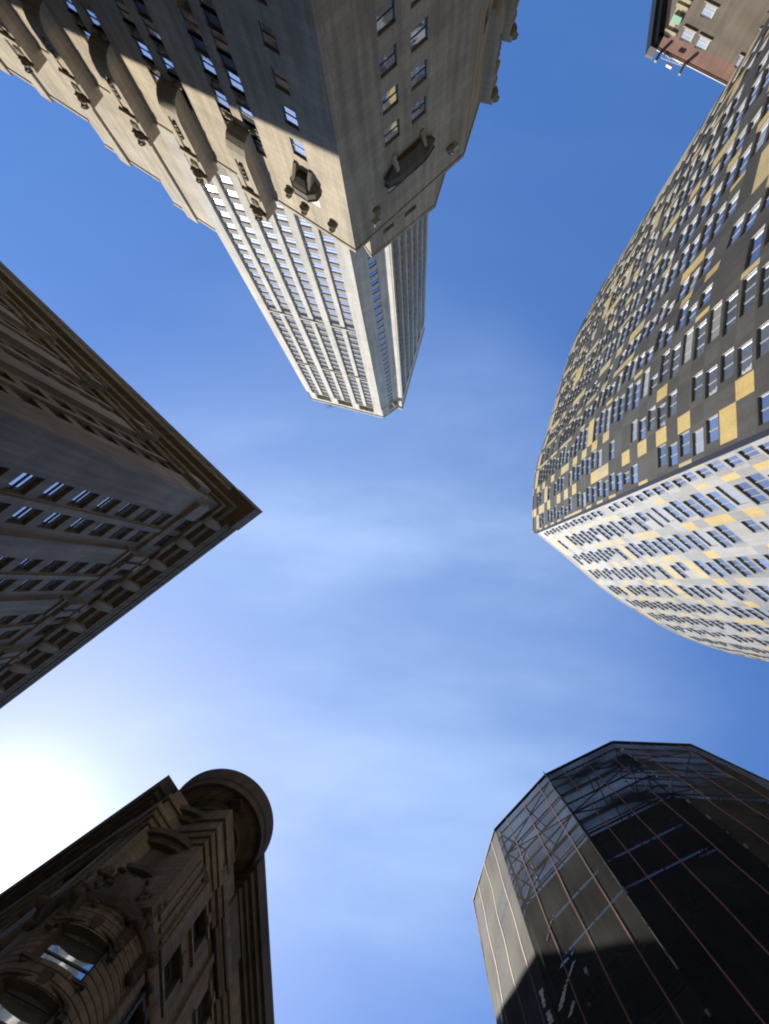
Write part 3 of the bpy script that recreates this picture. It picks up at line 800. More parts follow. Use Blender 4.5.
    for i in range(n - 1): rp.tube((P[i].x, P[i].y, H), (P[i + 1].x, P[i + 1].y, H), 0.05)
    rp.build('top_rail', ['black'], S)
    # poles, ledgers, braces, boards
    def inset(d): return [w.at(w.s[i], -d) if 0 < i < n - 1 else P[i] - w.n[min(i, n - 2)] * d for i in range(n)]
    r0, r1 = inset(0.22), inset(1.25)
    sf = MB(); bo = MB()
    for ring in (r0, r1):
        for i in range(n - 1):
            L = (ring[i + 1] - ring[i]).length; k = max(1, round(L / 1.9))
            for j in range(k):
                p = ring[i].lerp(ring[i + 1], j / k); sf.tube((p.x, p.y, 0.15), (p.x, p.y, H + (0.15 if ring is r0 else -0.6)), 0.035)
            z = 2.2
            while z < H:
                sf.tube((ring[i].x, ring[i].y, z), (ring[i + 1].x, ring[i + 1].y, z), 0.03)
                sf.tube((ring[i].x, ring[i].y, z + 1.0), (ring[i + 1].x, ring[i + 1].y, z + 1.0), 0.022)
                z += 2.05
    lev = [2.2 + 2.05 * k for k in range(15)]
    for i in range(n - 1):
        for k, z in enumerate(lev[:-1]):
            if (i + k) % 2: sf.tube((r0[i].x, r0[i].y, z), (r0[i + 1].x, r0[i + 1].y, lev[k + 1]), 0.024)
            else: sf.tube((r0[i + 1].x, r0[i + 1].y, z), (r0[i].x, r0[i].y, lev[k + 1]), 0.024)
        for j in range(3):
            a = r0[i].lerp(r0[i + 1], j / 2); b = r1[i].lerp(r1[i + 1], j / 2)
            for z in lev: sf.tube((a.x, a.y, z), (b.x, b.y, z), 0.025)
        for z in lev[:-3]:
            a, b, c, d = r0[i], r0[i + 1], r1[i + 1], r1[i]
            a = a.lerp(d, .12); b = b.lerp(c, .12); c = b.lerp(c, .8); d = a.lerp(d, .8)
            bo.hexa([(a.x, a.y, z + .04), (b.x, b.y, z + .04), (c.x, c.y, z + .04), (d.x, d.y, z + .04), (a.x, a.y, z + .09), (b.x, b.y, z + .09), (c.x, c.y, z + .09), (d.x, d.y, z + .09)])
    sf.build('pole_frame', ['pole'], S); bo.build('walkway_board', ['plank'], S)
    # the building inside
    Bd = thing('stone_building', 'dark low building hidden behind black scaffold netting', 'building')
    q = inset(1.6); wi = Wall(q, sign=1)
    if wi.n[2].dot((q[2] + q[3]) / 2 - ctr) < 0: wi = Wall(q, sign=-1)
    ZI = 23.6; mb = MB()
    holes = []; jobs = []
    for i in range(1, n - 2):
        a, b = wi.s[i], wi.s[i + 1]; c = (a + b) / 2
        for z in (5, 8.6, 12.2, 15.8, 19.4):
            it = (c - .6, c + .6, z, z + 2.0, .25, 0.0); holes.append(it[:5]); jobs.append((wi, it, 'sash', 'framedk', 'gdark'))
    grid(mb, wi, 0, wi.len, [(0, 0), (21.6, 0), (21.6, .25), (22.0, .3), (22.3, .3), (22.3, .05), (ZI, .05)], holes)
    foot = q + [Vector((14, 24)), Vector((4, 24))]
    cap(mb, foot, ZI - .3); 
    bw = [q[-1], Vector((15, 24)), Vector((4, 24)), q[0]]
    grid(mb, Wall(bw, toward=(30, 40)), 0, Wall(bw, toward=(30, 40)).len, [(0, 0), (ZI, 0)])
    mb.build('wall', ['core'], Bd); fit_windows(Bd, jobs, 40)
    return foot

# =================================================================== 5 the brownstone with the round corner
def brownstone():
    T = thing('corner_building', 'dark brown masonry building against the glare with a round corner turret cornice', 'building')
    H = 41.0
    ce = Vector(W(213, 830, H)); L0 = Vector(W(170, 775, H)); dl = (Vector(W(0, 895, H)) - L0).normalized()
    dr = Vector((0.08, 1)).normalized(); xr = W(262, 870, H)[0]
    nl = Vector((dl.y, -dl.x)); nl = nl if nl.dot(-L0) > 0 else -nl       # towards the street
    nr = Vector((dr.y, -dr.x)); nr = nr if nr.x > 0 else -nr
    ovh = 1.15
    R = 2.0
    # centre so that both wall lines are tangent to the round corner
    pl = L0 - nl * ovh; pr = Vector((xr - ovh, ce.y))
    c = inter(pl - nl * R, dl, pr - nr * R, dr)
    a0 = math.atan2(nl.y, nl.x); a1 = math.atan2(nr.y, nr.x)
    while a1 < a0: a1 += 2 * math.pi
    if a1 - a0 > math.pi: a0, a1 = a0, a1 - 2 * math.pi
    na = 16
    arc = [c + Vector((math.cos(a0 + (a1 - a0) * i / na), math.sin(a0 + (a1 - a0) * i / na))) * R for i in range(na + 1)]
    path = [arc[0] + dl * 42] + arc + [arc[-1] + dr * 40]
    w = Wall(path, toward=(0, 0)); sa, sb = w.s[1], w.s[-2]; sm = (sa + sb) / 2
    sgn = w.n[8].dot(arc[8] - c)
    if sgn < 0: w = Wall(path, sign=-1 if Wall(path, sign=1).n[8].dot(arc[8] - c) < 0 else 1)
    holes = []; jobs = []
    def put(s, z, wd, h, dep=.45, gm='gdark', kind='sash'):
        it = (s - wd / 2, s + wd / 2, z - h / 2, z + h / 2, dep, 0.0); holes.append(it[:5]); jobs.append((w, it, kind, 'framedk', gm))
    FLS = [14.7, 18.1, 21.4, 24.7]
    for z in FLS:
        put(sm, z, 1.7, 2.1, .3, 'gsky')
    RF = [16.2, 19.4, 22.7, 25.9]
    for z in RF:
        for k in range(5):
            put(sb + 1.5 + 3.1 * k, z, 1.25, 2.0, .35)
            put(sa - 1.6 - 3.1 * k, z, 1.25, 2.0, .35)
    for z in (29.6, 33.0):
        for k in range(5):
            put(sb + 1.5 + 3.1 * k, z, 1.1, 2.0, .3); put(sa - 1.6 - 3.1 * k, z, 1.1, 2.0, .3)
    # profile: grooved courses, a belt course, attic; the round corner steps back above the belt
    prof = [(0, 0)]; z = 4.0
    while z < 27.2:
        prof += [(z, 0), (z, -0.05), (z + .06, -0.05), (z + .06, 0)]; z += 0.42
    top = [(27.4, 0), (27.4, .12), (27.7, .2), (28.1, .22)]
    wing = prof + top + [(28.1, .1), (34.6, .1), (34.6, .22), (35.0, .28), (35.0, .4), (35.4, .46), (35.4, .55), (35.9, .6), (35.9, .3), (38.2, .3)]
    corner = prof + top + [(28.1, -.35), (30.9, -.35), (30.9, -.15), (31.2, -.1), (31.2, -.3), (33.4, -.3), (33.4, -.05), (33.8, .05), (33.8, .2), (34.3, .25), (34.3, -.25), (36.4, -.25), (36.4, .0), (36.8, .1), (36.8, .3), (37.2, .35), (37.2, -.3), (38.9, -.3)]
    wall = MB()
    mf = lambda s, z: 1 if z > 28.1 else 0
    for a, b, pf, f in ((0, sa, wing, mf), (sb, w.len, wing, mf), (sa, sb, corner, lambda s, z: 2 if z > 27.4 else 0)):  # recessed corner above the belt coloured dark for its shade
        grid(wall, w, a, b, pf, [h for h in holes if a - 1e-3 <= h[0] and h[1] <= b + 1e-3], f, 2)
    for s_ in (sa, sb):
        for (za, oa), (zb, ob) in zip(wing, wing[1:]):
            if za >= 28.0 and zb > za: wall.poly([w.pt(s_, -.4, za), w.pt(s_, oa, za), w.pt(s_, ob, zb), w.pt(s_, -.4, zb)], 2)
    at = [(28.1, .1), (33.9, .1), (34.2, .1), (34.2, .2), (34.6, .26), (34.6, .36), (35.0, .42), (35.0, .5), (35.5, .55), (35.5, .34), (36.6, .36), (36.6, .48), (37.0, .52), (37.0, .4), (38.2, .4)]
    for e0, dd, nn, px in ((arc[0], dl, nl, (152, 801)), (arc[-1], dr, nr, (228, 833))):
        t = (Vector(W(*px, 36)) - e0).dot(-dd); q = e0 - dd * t
        ww = Wall([e0 + dd * .6, q, q - nn * 1.7], sign=1)
        if ww.n[0].dot(nn) < 0: ww = Wall([e0 + dd * .6, q, q - nn * 1.7], sign=-1)
        ab = MB(); grid(ab, ww, 0, ww.len, at)
        ab.poly([ww.pt(0, .1, 28.1), ww.pt(ww.s[1], .1, 28.1), ww.pt(ww.len, .1, 28.1), (*(e0 + dd * .6 - nn * 1.7), 28.1)])
        for k in range(3): slab(ab, ww, .5 + k * (t * .32), .7 + k * (t * .32), 28.6, 33.8, .08, .2)
        ab.build('attic_block', ['brownlt'], T)
    wall.build('wall', ['brown', 'brownlt', 'browndk'], T)
    foot = [tuple(p) for p in path] + [tuple(path[-1] + Vector((-14, 8)))]
    ro = MB(); cap(ro, foot, 40.3); ro.build('roof', ['roof'], T)
    # crown cornices of the two wings, each returning at its end
    co = MB()
    pro = [(38.2, -.3), (38.2, .5), (38.6, .55), (38.6, .68), (39.0, .72), (39.0, .9), (39.5, .95), (39.5, 1.1), (40.3, 1.15), (40.5, 1.2), (H - .1, 1.2), (H - .1, -.6)]
    tl = (L0 - arc[0]).dot(-dl) - 1.2; tr = (Vector(W(262, 853, H)) - arc[-1]).dot(-dr) - 1.2
    for e0, far, dd, t, nn in ((arc[0], 42, dl, tl, nl), (arc[-1], 40, dr, tr, nr)):
        q = e0 - dd * t; ww = Wall([e0 + dd * far, q, q - nn * 2.2], sign=1)
        if ww.n[0].dot(nn) < 0: ww = Wall([e0 + dd * far, q, q - nn * 2.2], sign=-1)
        grid(co, ww, 0, ww.len, pro)
        # entablature block that carries the return
        grid(co, ww, ww.s[1] - 2.4, ww.len, [(34.2, .1), (34.6, .16), (34.6, .34), (35.2, .4), (35.2, .52), (36.0, .56), (36.0, .38), (38.2, .42)])
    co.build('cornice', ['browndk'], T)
    # round hood of the corner: soffit ring, drop, lip
    hd = MB(); hc = Vector(W(220, 824, H)); n = 40
    ang0, ang1 = math.radians(-165), math.radians(62)
    rings = [(1.1, 38.3), (1.72, 38.3), (1.75, 38.7), (1.9, 38.8), (1.92, 39.3), (2.62, 39.45), (2.66, 39.2), (2.78, 39.2), (2.82, 39.8), (2.9, 39.9), (3.02, 40.8), (3.02, 41.2), (0.1, 41.4)]
    rings = [(r * .88, z_) for r, z_ in rings]
    for (ra, za), (rb, zb) in zip(rings, rings[1:]):
        for i in range(n):
            t0 = ang0 + (ang1 - ang0) * i / n; t1 = ang0 + (ang1 - ang0) * (i + 1) / n
            pt = lambda r, t, z: (hc.x + r * math.cos(t), hc.y + r * math.sin(t), z)
            hd.poly([pt(ra, t0, za), pt(ra, t1, za), pt(rb, t1, zb), pt(rb, t0, zb)], 1 if 1.68 < ra < 2.29 else 0, [(ra * t0, ra), (ra * t1, ra), (rb * t1, rb), (rb * t0, rb)])
    for t in (ang0, ang1):
        hd.poly([(hc.x + r * math.cos(t), hc.y + r * math.sin(t), z) for r, z in rings] + [(hc.x, hc.y, 38.3)], 0)
    hd.poly([(hc.x + .968 * math.cos(ang0 + (ang1 - ang0) * i / n), hc.y + .968 * math.sin(ang0 + (ang1 - ang0) * i / n), 38.3) for i in range(n + 1)], 0)
    ho = hd.build('turret_cornice', ['browndk', 'brownlt'], T)
    mb = MB(); d = Vector((0.64, -0.77)); q = hc + d * 1.95
    mb.box(q.x - .25, q.x + .25, q.y - .25, q.y + .25, 38.9, 39.5); mb.build('pendant', ['browndk'], ho)
    # cartouche and scrolled brackets where the round corner meets the attic
    mb = MB(); rc = random.Random(3)
    for k in range(90):
        a = rc.uniform(0, 2 * math.pi); rr = rc.uniform(.55, 1.55); x = rr * math.cos(a); zz = 28.6 + rr * 1.05 * math.sin(a)
        mb.ball((x, rc.uniform(.02, .22) + .1 * (rr < 1), zz), (rc.uniform(.07, .2), rc.uniform(.06, .16), rc.uniform(.08, .26)), 0, 7, 5, jit=.25)
    sh = [(-.45, 27.9), (0, 27.5), (.45, 27.9), (.55, 28.7), (.4, 29.5), (0, 29.75), (-.4, 29.5), (-.55, 28.7)]
    for (xa, za), (xb, zb) in zip(sh, sh[1:] + sh[:1]):
        mb.poly([(xa, 0, za), (xb, 0, zb), (xb * .9, .38, 28.6 + (zb - 28.6) * .9), (xa * .9, .38, 28.6 + (za - 28.6) * .9)])
        mb.poly([(xa * .9, .38, 28.6 + (za - 28.6) * .9), (xb * .9, .38, 28.6 + (zb - 28.6) * .9), (0, .52, 28.6)])
    mb.build('cartouche', ['browndk'], T, w.frame(sm - .8, sm + .8, -.05, 0))
    for k in range(5):
        s = sa + .15 + k * (sb - sa - .3) / 4
        if k == 2: continue
        mb = MB()
        for i in range(4):
            mb.hexa([(-.16, 0.02, 25.9 + i * .35), (.16, 0.02, 25.9 + i * .35), (.16, .1 + .1 * i, 25.9 + i * .35), (-.16, .1 + .1 * i, 25.9 + i * .35), (-.16, 0.02, 26.25 + i * .35), (.16, 0.02, 26.25 + i * .35), (.16, .2 + .1 * i, 26.25 + i * .35), (-.16, .2 + .1 * i, 26.25 + i * .35)])
        mb.ball((0, .42, 27.0), (.2, .22, .25), jit=.08); mb.ball((0, .15, 25.9), (.17, .16, .22), jit=.08)
        mb.build('scroll_bracket', ['browndk'], T, w.frame(s - .1, s + .1, 0, 0))
    # carved hoods over the corner windows
    for z in FLS:
        f = w.frame(sm - 1.0, sm + 1.0, 0.05, 0)
        mb = MB(); n2 = 12
        for ri, ro_, y in ((0.98, 1.12, .18), (0.86, 0.98, .1)):
            for i in range(n2):
                t0 = math.pi * i / n2; t1 = math.pi * (i + 1) / n2; zc = z + 0.75
                pt = lambda r, t, yy: (r * math.cos(t), yy, zc + r * .62 * math.sin(t))
                mb.hexa([pt(ri, t0, -.05), pt(ri, t0, y), pt(ro_, t0, y), pt(ro_, t0, -.05), pt(ri, t1, -.05), pt(ri, t1, y), pt(ro_, t1, y), pt(ro_, t1, -.05)])
        mb.hexa([(-.12, -.02, z + 1.2), (.12, -.02, z + 1.2), (.1, .2, z + 1.2), (-.1, .2, z + 1.2), (-.2, -.02, z + 1.75), (.2, -.02, z + 1.75), (.17, .28, z + 1.75), (-.17, .28, z + 1.75)])
        for sx in (-1, 1): mb.box(sx * 1.05 - .1, sx * 1.05 + .1, -.02, .14, z + .45, z + .8)
        mb.build('window_hood', ['browndk'], T, f)
        mb = MB(); mb.box(-1.0, 1.0, -.02, .12, z - 1.25, z - 1.07); mb.box(-.92, .92, -.02, .07, z - 1.4, z - 1.25)
        mb.build('sill', ['browndk'], T, f)
    for z in RF + [29.6, 33.0]:
        for k in range(4):
            s = sb + 1.5 + 3.1 * k; o = 0 if z < 28 else .1
            mb = MB(); mb.box(-.75, .75, -.02, .09, z + 1.02, z + 1.25); mb.box(-.18, .18, -.02, .13, z + 1.05, z + 1.45)
            mb.build('lintel', ['brownlt' if z > 28 else 'browndk'], T, w.frame(s - .6, s + .6, o, 0))
            mb = MB(); mb.box(-.75, .75, -.02, .13, z - 1.22, z - 1.02)
            mb.build('sill', ['brownlt' if z > 28 else 'browndk'], T, w.frame(s - .6, s + .6, o, 0))
    # slender drainpipe and pilaster strips on the right-hand front
    mb = MB(); slab(mb, w, sb + 0.15, sb + 0.45, 0, 27, -.02, .16); slab(mb, w, sb + 3.0, sb + 3.3, 0, 35.2, -.02, .24); slab(mb, w, sb + 6.1, sb + 6.4, 0, 35.2, -.02, .24)
    slab(mb, w, sb + 0.02, sb + .7, 28.2, 34.5, .05, .3); slab(mb, w, sa - .7, sa - .02, 28.2, 34.5, .05, .3)
    mb.build('pilaster', ['brownlt'], T)
    dp = MB(); q = w.at(sb + 0.75, .14); dp.tube((q.x, q.y, 0.15), (q.x, q.y, 27.3), .07); q = w.at(sb + 0.75, .2); dp.ball((q.x, q.y, 27.2), (.18, .18, .25)); dp.build('drainpipe', ['black'], T)
    fit_windows(T, jobs, 80)
    return foot

# =================================================================== 6 the far brick building
def farbrick():
    T = thing('brick_building', 'brown brick building with a red brick top band, white framed windows and a black cornice', 'building')
    H = 125.0
    a = Vector(W(658, 49, H)); b = Vector(W(740.6, 91, H)); d = (b - a).normalized()
    n = Vector((-d.y, d.x)); n = n if n.dot(-a) > 0 else -n
    e = (Vector(W(668, -60, H)) - Vector(W(654, 52, H))).normalized()
    w = Wall([a + e * 30, a, b + d * 14, b + d * 14 - n * 20], toward=(0, 0)); k0 = w.s[1]
    # the long front is the second segment: outwards is n
    if w.n[1].dot(n) < 0: w = Wall([Vector(p) for p in w.p], sign=-1 if Wall(w.p, sign=1).n[1].dot(n) < 0 else 1)
    def hit(px, py):
        r = Vector(W(px, py, EYE + 1)); det = r.x * -d.y + d.x * r.y
        h = (a.x * -d.y + d.x * a.y) / det; s = (r.x * a.y - r.y * a.x) / det
        s = (r.x * h - a.x) / d.x; return s, h + EYE
    holes = []; jobs = []
    cols = [hit(687, 36)[0], hit(702, 44)[0], hit(742, 64)[0]]
    pts = [(687, 36), (702, 44), (742, 64), (708, 12), (762, 39)]
    cells = []
    for px, py in pts:
        s, z = hit(px, py); cells.append((s, z))
    fl = cells[0][1] - cells[3][1]
    for s, z in list(cells):
        for k in (1, 2, 3): cells.append((s, z - fl * k))
    sl = []
    for s, z in cells:
        it = (k0 + s - .9, k0 + s + .9, z - 1.6, z + 1.4, .22, 0.0)
        if any(abs(h[0] - it[0]) < 2.2 and abs(h[2] - it[2]) < 3.4 for h in holes): continue
        holes.append(it[:5]); jobs.append((w, it, 'sash', 'white', 'gblind')); sl.append((k0 + s, z - 1.6))
    fit_windows(T, jobs, 60)
    mb = MB()
    grid(mb, w, 0, w.len, [(0, 0), (H - 4.2, 0), (H - .35, 0), (H - .35, .1), (H, .1)], holes, lambda s, z: 2 if s > k0 and s < k0 + 0.9 and z < H - 3.6 else (1 if z > H - 4.2 else 0), 3, xs=[k0 + .9], xz=[H - 3.6])
    mb.build('wall', ['tanbrick', 'redbrick', 'cream', 'white'], T)
    cp = MB(); slab(cp, w, k0, w.s[2], H, H + .18, -.4, .22); cp.build('coping', ['white'], T)
    ro = MB(); cap(ro, [w.p[0], w.p[1], w.p[2], w.p[3]], H - .6); ro.build('roof', ['roof'], T)
    for s, z in sl[:40]:
        mb = MB(); mb.box(-1.15, 1.15, -.02, .25, z - .25, z); mb.build('sill', ['cream'], T, w.frame(s - .7, s + .7, 0, 0))
    co = MB(); grid(co, w, 0, k0 + .02, [(H - 3.0, 0), (H - 3.0, .9), (H - 2.0, 1.2), (H - 2.0, 1.7), (H - .2, 1.9), (H + .4, 1.9), (H + .4, 0)])
    co.hexa([w.pt(k0 - .6, -.05, H - 3.0), w.pt(k0 - .02, -.05, H - 3.0), w.pt(k0 - .02, .9, H - 3.0), w.pt(k0 - .6, .9, H - 3.0), w.pt(k0 - .6, -.05, H + .38), w.pt(k0 - .02, -.05, H + .38), w.pt(k0 - .02, 1.88, H + .38), w.pt(k0 - .6, 1.88, H + .38)])
    co.build('cornice', ['black'], T)
    mb = MB(); f = w.frame(k0 + .1, k0 + 1.7, .05, 0)
    s, z = hit(671, 15); mb.box(-.7, .7, -.02, .4, z - 0.9, z + .7); mb.build('copper_bay', ['copper'], T, w.frame(k0 + .1, k0 + 1.5, 0, 0))
    for zz in (z + 2.5, z - 3.0, z - 4.4):
        mb = MB(); mb.box(-.95, .95, -.02, .3, zz, zz + .7); mb.build('quoin', ['cream'], T, w.frame(k0 + .0, k0 + 1.5, 0, 0))
    # aerials bracketed off the parapet
    an = thing('panel_antenna', 'white panel antennas on a pipe frame reaching out over the red brick parapet', 'antenna')
    def wp(px, py, z): q = W(px, py, z); return (q[0], q[1], z)
    fr = MB()
    A, B, C = wp(661.5, 57.5, H + .6), wp(672, 62, H + .6), wp(685, 66.5, H + .6)
    fr.tube(A, C, .11); q = Vector(w.pt(k0 + 0.8, -.2, H - .2)); q2 = Vector(w.pt(k0 + 2.6, -.2, H - .2)); q3 = Vector(w.pt(k0 + 1.7, -.2, H - .2))
    for qq, t in ((q, A), (q3, B), (q2, C)):
        fr.tube(qq, (qq.x, qq.y, H + .75), .08); fr.tube((qq.x, qq.y, H + .6), t, .07)
    fr.build('pipe_frame', ['white'], an)
    for (x0, y0), (x1, y1), mname in (((660.5, 53), (655, 62), 'frame'), ((684, 65), (679, 75), 'frame'), ((666.5, 65), (671.5, 68), 'white')):
        p0 = Vector(wp(x0, y0, H + .55)); p1 = Vector(wp(x1, y1, H + .55)); dd = (p1 - p0).normalized(); s = Vector((-dd.y, dd.x, 0)) * .2
        mb = MB(); z = Vector((0, 0, .42))
        mb.hexa([p0 - s - z, p1 - s - z, p1 + s - z, p0 + s - z, p0 - s + z * .3, p1 - s + z * .3, p1 + s + z * .3, p0 + s + z * .3]); mb.build('panel', [mname], an)
    return [tuple(p) for p in w.p]

feet = [skyscraper(), corniced(), brick_tower(), netted(), brownstone(), farbrick()]

# ------------------------------------------------------------------ ground, road, pavements
g = MB(); g.poly([(-2500, -2500, -0.02), (2500, -2500, -0.02), (2500, 2500, -0.02), (-2500, 2500, -0.02)]); o = g.build('ground', ['asphalt']); o['kind'] = 'structure'
g = MB(); g.poly([(-90, -90, 0), (130, -90, 0), (130, 70, 0), (-90, 70, 0)]); o = g.build('road', ['asphalt']); o['kind'] = 'structure'
def grow(poly, d):
    c = Vector((sum(p[0] for p in poly) / len(poly), sum(p[1] for p in poly) / len(poly))); out = []
    n = len(poly); ar = sum(poly[i][0] * poly[(i + 1) % n][1] - poly[(i + 1) % n][0] * poly[i][1] for i in range(n)); sg = 1 if ar > 0 else -1
    for i in range(n):
        p0, p1, p2 = Vector(poly[i - 1]), Vector(poly[i]), Vector(poly[(i + 1) % n])
        a = (p1 - p0).normalized(); b = (p2 - p1).normalized(); na = Vector((a.y, -a.x)) * sg; nb = Vector((b.y, -b.x)) * sg
        out.append(p1 + (na + nb) / max(0.45, 1 + na.dot(nb)) * d)
    return out
for i, f in enumerate(feet):
    f = [tuple(p) for p in f]
    if i == 2: f = f[::4]
    d = (4, 4, 4, 2.6, 2.6, 3)[i]
    p = grow(f, d); q = grow(f, d - 0.25)
    mb = MB(); mb.poly([(a.x, a.y, 0.13) for a in q], 0)
    for a, b, c2, d2 in zip(p, p[1:] + p[:1], q[1:] + q[:1], q):
        mb.poly([(a.x, a.y, 0.004), (b.x, b.y, 0.004), (b.x, b.y, 0.134), (a.x, a.y, 0.134)], 1)
        mb.poly([(a.x, a.y, 0.134), (b.x, b.y, 0.134), (c2.x, c2.y, 0.134), (d2.x, d2.y, 0.134)], 1)
    o = mb.build('pavement', ['paving', 'kerb']); o['kind'] = 'structure'

# unseen blocks added at the street ends to cut sky light and darken reflections
ct = MB(); rc = random.Random(21)
def block(x0, x1, y0, y1, h):
    pts = [(x0, y0), (x1, y0), (x1, y1), (x0, y1)]
    wl = Wall(pts + [pts[0]], sign=1)
    if wl.n[0].y > 0: wl = Wall(pts + [pts[0]], sign=-1)
    hs = []
    for i in range(4):
        L_ = wl.s[i + 1] - wl.s[i]; k = int(L_ // 3.4)
        for j in range(k):
            c = wl.s[i] + L_ * (j + .5) / k
            for f in range(int((h - 6) // 3.8)): hs.append((c - .75, c + .75, 5 + 3.8 * f, 7.1 + 3.8 * f, .2))
    grid(ct, wl, 0, wl.len, [(0, 0), (h - 1.2, 0), (h - 1.2, .5), (h, .5)], hs, None, 0)
    for a in hs[::1]:
        m2 = MB(); m2.poly([((a[1] - a[0]) / 2, 0, 0), (-(a[1] - a[0]) / 2, 0, 0), (-(a[1] - a[0]) / 2, 0, a[3] - a[2]), ((a[1] - a[0]) / 2, 0, a[3] - a[2])], 1); merge(ct, m2, wl.frame(a[0], a[1], -.2, a[2]))
    cap(ct, pts, h - .4)
for b in ((-22, 16, 88, 112, 148), (20, 52, 30, 62, 58), (92, 124, 26, 62, 165), (58, 88, 36, 66, 110), (-120, -92, -84, -48, 84), (14, 50, -172, -146, 100), (-112, -84, 56, 92, 70), (-70, -36, 92, 120, 80)): block(*b)
o = ct.build('unseen_shading_blocks', ['greydk', 'gdark']); o['kind'] = 'stuff'

# ------------------------------------------------------------------ sky, sun
SUN_AZ = Vector((-0.84, 0.54)).normalized(); EL = math.radians(58.0)
w = bpy.data.worlds.new('World'); SC.world = w; w.use_nodes = True
nt = w.node_tree; nt.nodes.clear(); L = nt.links.new
out = N(nt, 'ShaderNodeOutputWorld'); bg = N(nt, 'ShaderNodeBackground'); bg.inputs[1].default_value = 0.134
sky = N(nt, 'ShaderNodeTexSky', sky_type='NISHITA', sun_disc=False)
sky.sun_elevation = EL; sky.sun_rotation = math.atan2(SUN_AZ.x, SUN_AZ.y)
sky.air_density = 1.0; sky.dust_density = 0.3; sky.ozone_density = 2.2; sky.altitude = 0
# thin cirrus drawn out along the sky dome
tc = N(nt, 'ShaderNodeTexCoord'); sep = N(nt, 'ShaderNodeSeparateXYZ'); L(tc.outputs['Generated'], sep.inputs[0])
dv = N(nt, 'ShaderNodeMath', operation='MAXIMUM'); dv.inputs[1].default_value = 0.12; L(sep.outputs[2], dv.inputs[0])
vs = N(nt, 'ShaderNodeVectorMath', operation='DIVIDE'); L(tc.outputs['Generated'], vs.inputs[0])
cb = N(nt, 'ShaderNodeCombineXYZ'); [L(dv.outputs[0], cb.inputs[i]) for i in range(3)]; L(cb.outputs[0], vs.inputs[1])
mp = N(nt, 'ShaderNodeMapping'); mp.inputs['Rotation'].default_value = (0, 0, math.radians(-38)); mp.inputs['Scale'].default_value = (1.0, 2.6, 0.0); mp.inputs['Location'].default_value = (0.9, 0.55, 0)
L(vs.outputs[0], mp.inputs[0])
cn = N(nt, 'ShaderNodeTexNoise'); cn.inputs['Scale'].default_value = 1.5; cn.inputs['Detail'].default_value = 9; cn.inputs['Roughness'].default_value = 0.55; cn.inputs['Distortion'].default_value = 0.15
L(mp.outputs[0], cn.inputs['Vector'])
cr = N(nt, 'ShaderNodeMapRange', interpolation_type='SMOOTHERSTEP'); cr.inputs[1].default_value = 0.32; cr.inputs[2].default_value = 0.75; cr.inputs[3].default_value = 0.0; cr.inputs[4].default_value = 0.17
L(cn.outputs[0], cr.inputs[0])
# forward scattering in the thin cloud round the sun
sd = N(nt, 'ShaderNodeVectorMath', operation='DOT_PRODUCT'); sd.inputs[1].default_value = (SUN_AZ.x * math.cos(EL), SUN_AZ.y * math.cos(EL), math.sin(EL)); L(tc.outputs['Generated'], sd.inputs[0])
p1 = N(nt, 'ShaderNodeMath', operation='MAXIMUM'); p1.inputs[1].default_value = 0; L(sd.outputs['Value'], p1.inputs[0])
pw = N(nt, 'ShaderNodeMath', operation='POWER'); pw.inputs[1].default_value = 420; L(p1.outputs[0], pw.inputs[0])
pm = N(nt, 'ShaderNodeMath', operation='MULTIPLY'); pm.inputs[1].default_value = 7.0; L(pw.outputs[0], pm.inputs[0])
pw2 = N(nt, 'ShaderNodeMath', operation='POWER'); pw2.inputs[1].default_value = 5; L(p1.outputs[0], pw2.inputs[0])
pm2 = N(nt, 'ShaderNodeMath', operation='MULTIPLY'); pm2.inputs[1].default_value = 0.2; L(pw2.outputs[0], pm2.inputs[0])
ps = N(nt, 'ShaderNodeMath', operation='ADD'); L(pm.outputs[0], ps.inputs[0]); L(pm2.outputs[0], ps.inputs[1])
cm = N(nt, 'ShaderNodeMix', data_type='RGBA'); cm.inputs[7].default_value = (6.6, 7.8, 8.9, 1); vd = N(nt, 'ShaderNodeVectorMath', operation='DOT_PRODUCT'); hv = (ROT @ _c(345, 650)).normalized(); vd.inputs[1].default_value = hv; L(tc.outputs['Generated'], vd.inputs[0])
vr = N(nt, 'ShaderNodeMapRange', interpolation_type='SMOOTHERSTEP'); vr.inputs[1].default_value = 0.86; vr.inputs[2].default_value = 1.0; vr.inputs[3].default_value = 0.08; vr.inputs[4].default_value = 1.0; L(vd.outputs['Value'], vr.inputs[0])
va = N(nt, 'ShaderNodeMath', operation='ADD'); va.inputs[1].default_value = 0.115; L(cr.outputs[0], va.inputs[0])
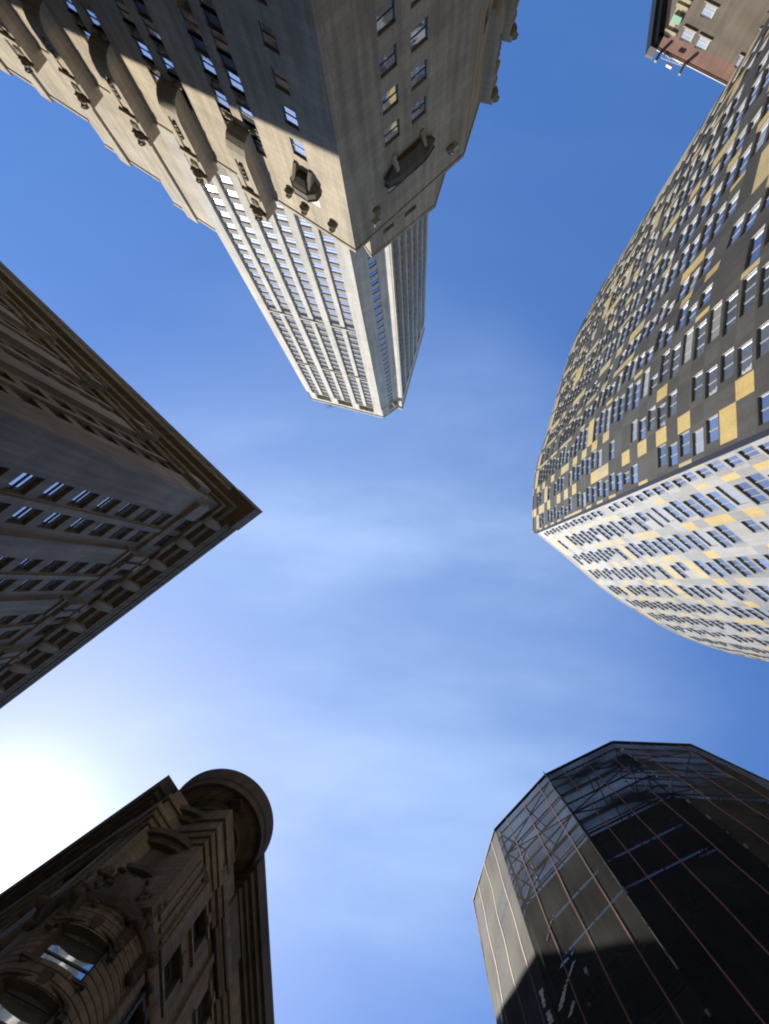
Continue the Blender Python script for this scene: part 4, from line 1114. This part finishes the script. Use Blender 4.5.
vm = N(nt, 'ShaderNodeMath', operation='MULTIPLY'); L(va.outputs[0], vm.inputs[0]); L(vr.outputs[0], vm.inputs[1])
L(vm.outputs[0], cm.inputs[0]); L(sky.outputs[0], cm.inputs[6])
ad = N(nt, 'ShaderNodeMix', data_type='RGBA', blend_type='ADD'); ad.inputs[0].default_value = 1
gl = N(nt, 'ShaderNodeMix', data_type='RGBA', blend_type='MULTIPLY'); gl.inputs[0].default_value = 1; gl.inputs[6].default_value = (0.85, 0.96, 1.0, 1); L(ps.outputs[0], gl.inputs[7])
L(cm.outputs[2], ad.inputs[6]); L(gl.outputs[2], ad.inputs[7]); hs_ = N(nt, 'ShaderNodeHueSaturation'); hs_.inputs['Saturation'].default_value = 1.28; hs_.inputs['Hue'].default_value = 0.508; L(ad.outputs[2], hs_.inputs['Color']); L(hs_.outputs[0], bg.inputs[0]); L(bg.outputs[0], out.inputs[0])
sl = bpy.data.lights.new('sun', 'SUN'); sl.energy = 5.0; sl.angle = math.radians(0.53); sl.color = (1.0, 0.93, 0.82)
so = bpy.data.objects.new('sun', sl); COL.objects.link(so)
sv = Vector((SUN_AZ.x * math.cos(EL), SUN_AZ.y * math.cos(EL), math.sin(EL)))
so.rotation_euler = sv.to_track_quat('Z', 'Y').to_euler(); so.location = (0, 0, 300)

# ------------------------------------------------------------------ camera
cd = bpy.data.cameras.new('camera'); co = bpy.data.objects.new('camera', cd); COL.objects.link(co)
cd.sensor_fit = 'HORIZONTAL'; cd.sensor_width = 36; cd.lens = F / 769 * 36; cd.clip_start = 0.05; cd.clip_end = 6000
co.matrix_world = Matrix.Translation((0, 0, EYE)) @ ROT.to_4x4()
SC.camera = co
vs_ = SC.view_settings; SC.display_settings.display_device = 'sRGB'
vs_.view_transform = 'Standard'; vs_.look = 'None'; vs_.gamma = 1; vs_.use_curve_mapping = False; vs_.exposure = 0.6
SC.cycles.filter_width = 2.0; SC.cycles.max_bounces = 6; SC.cycles.transparent_max_bounces = 16
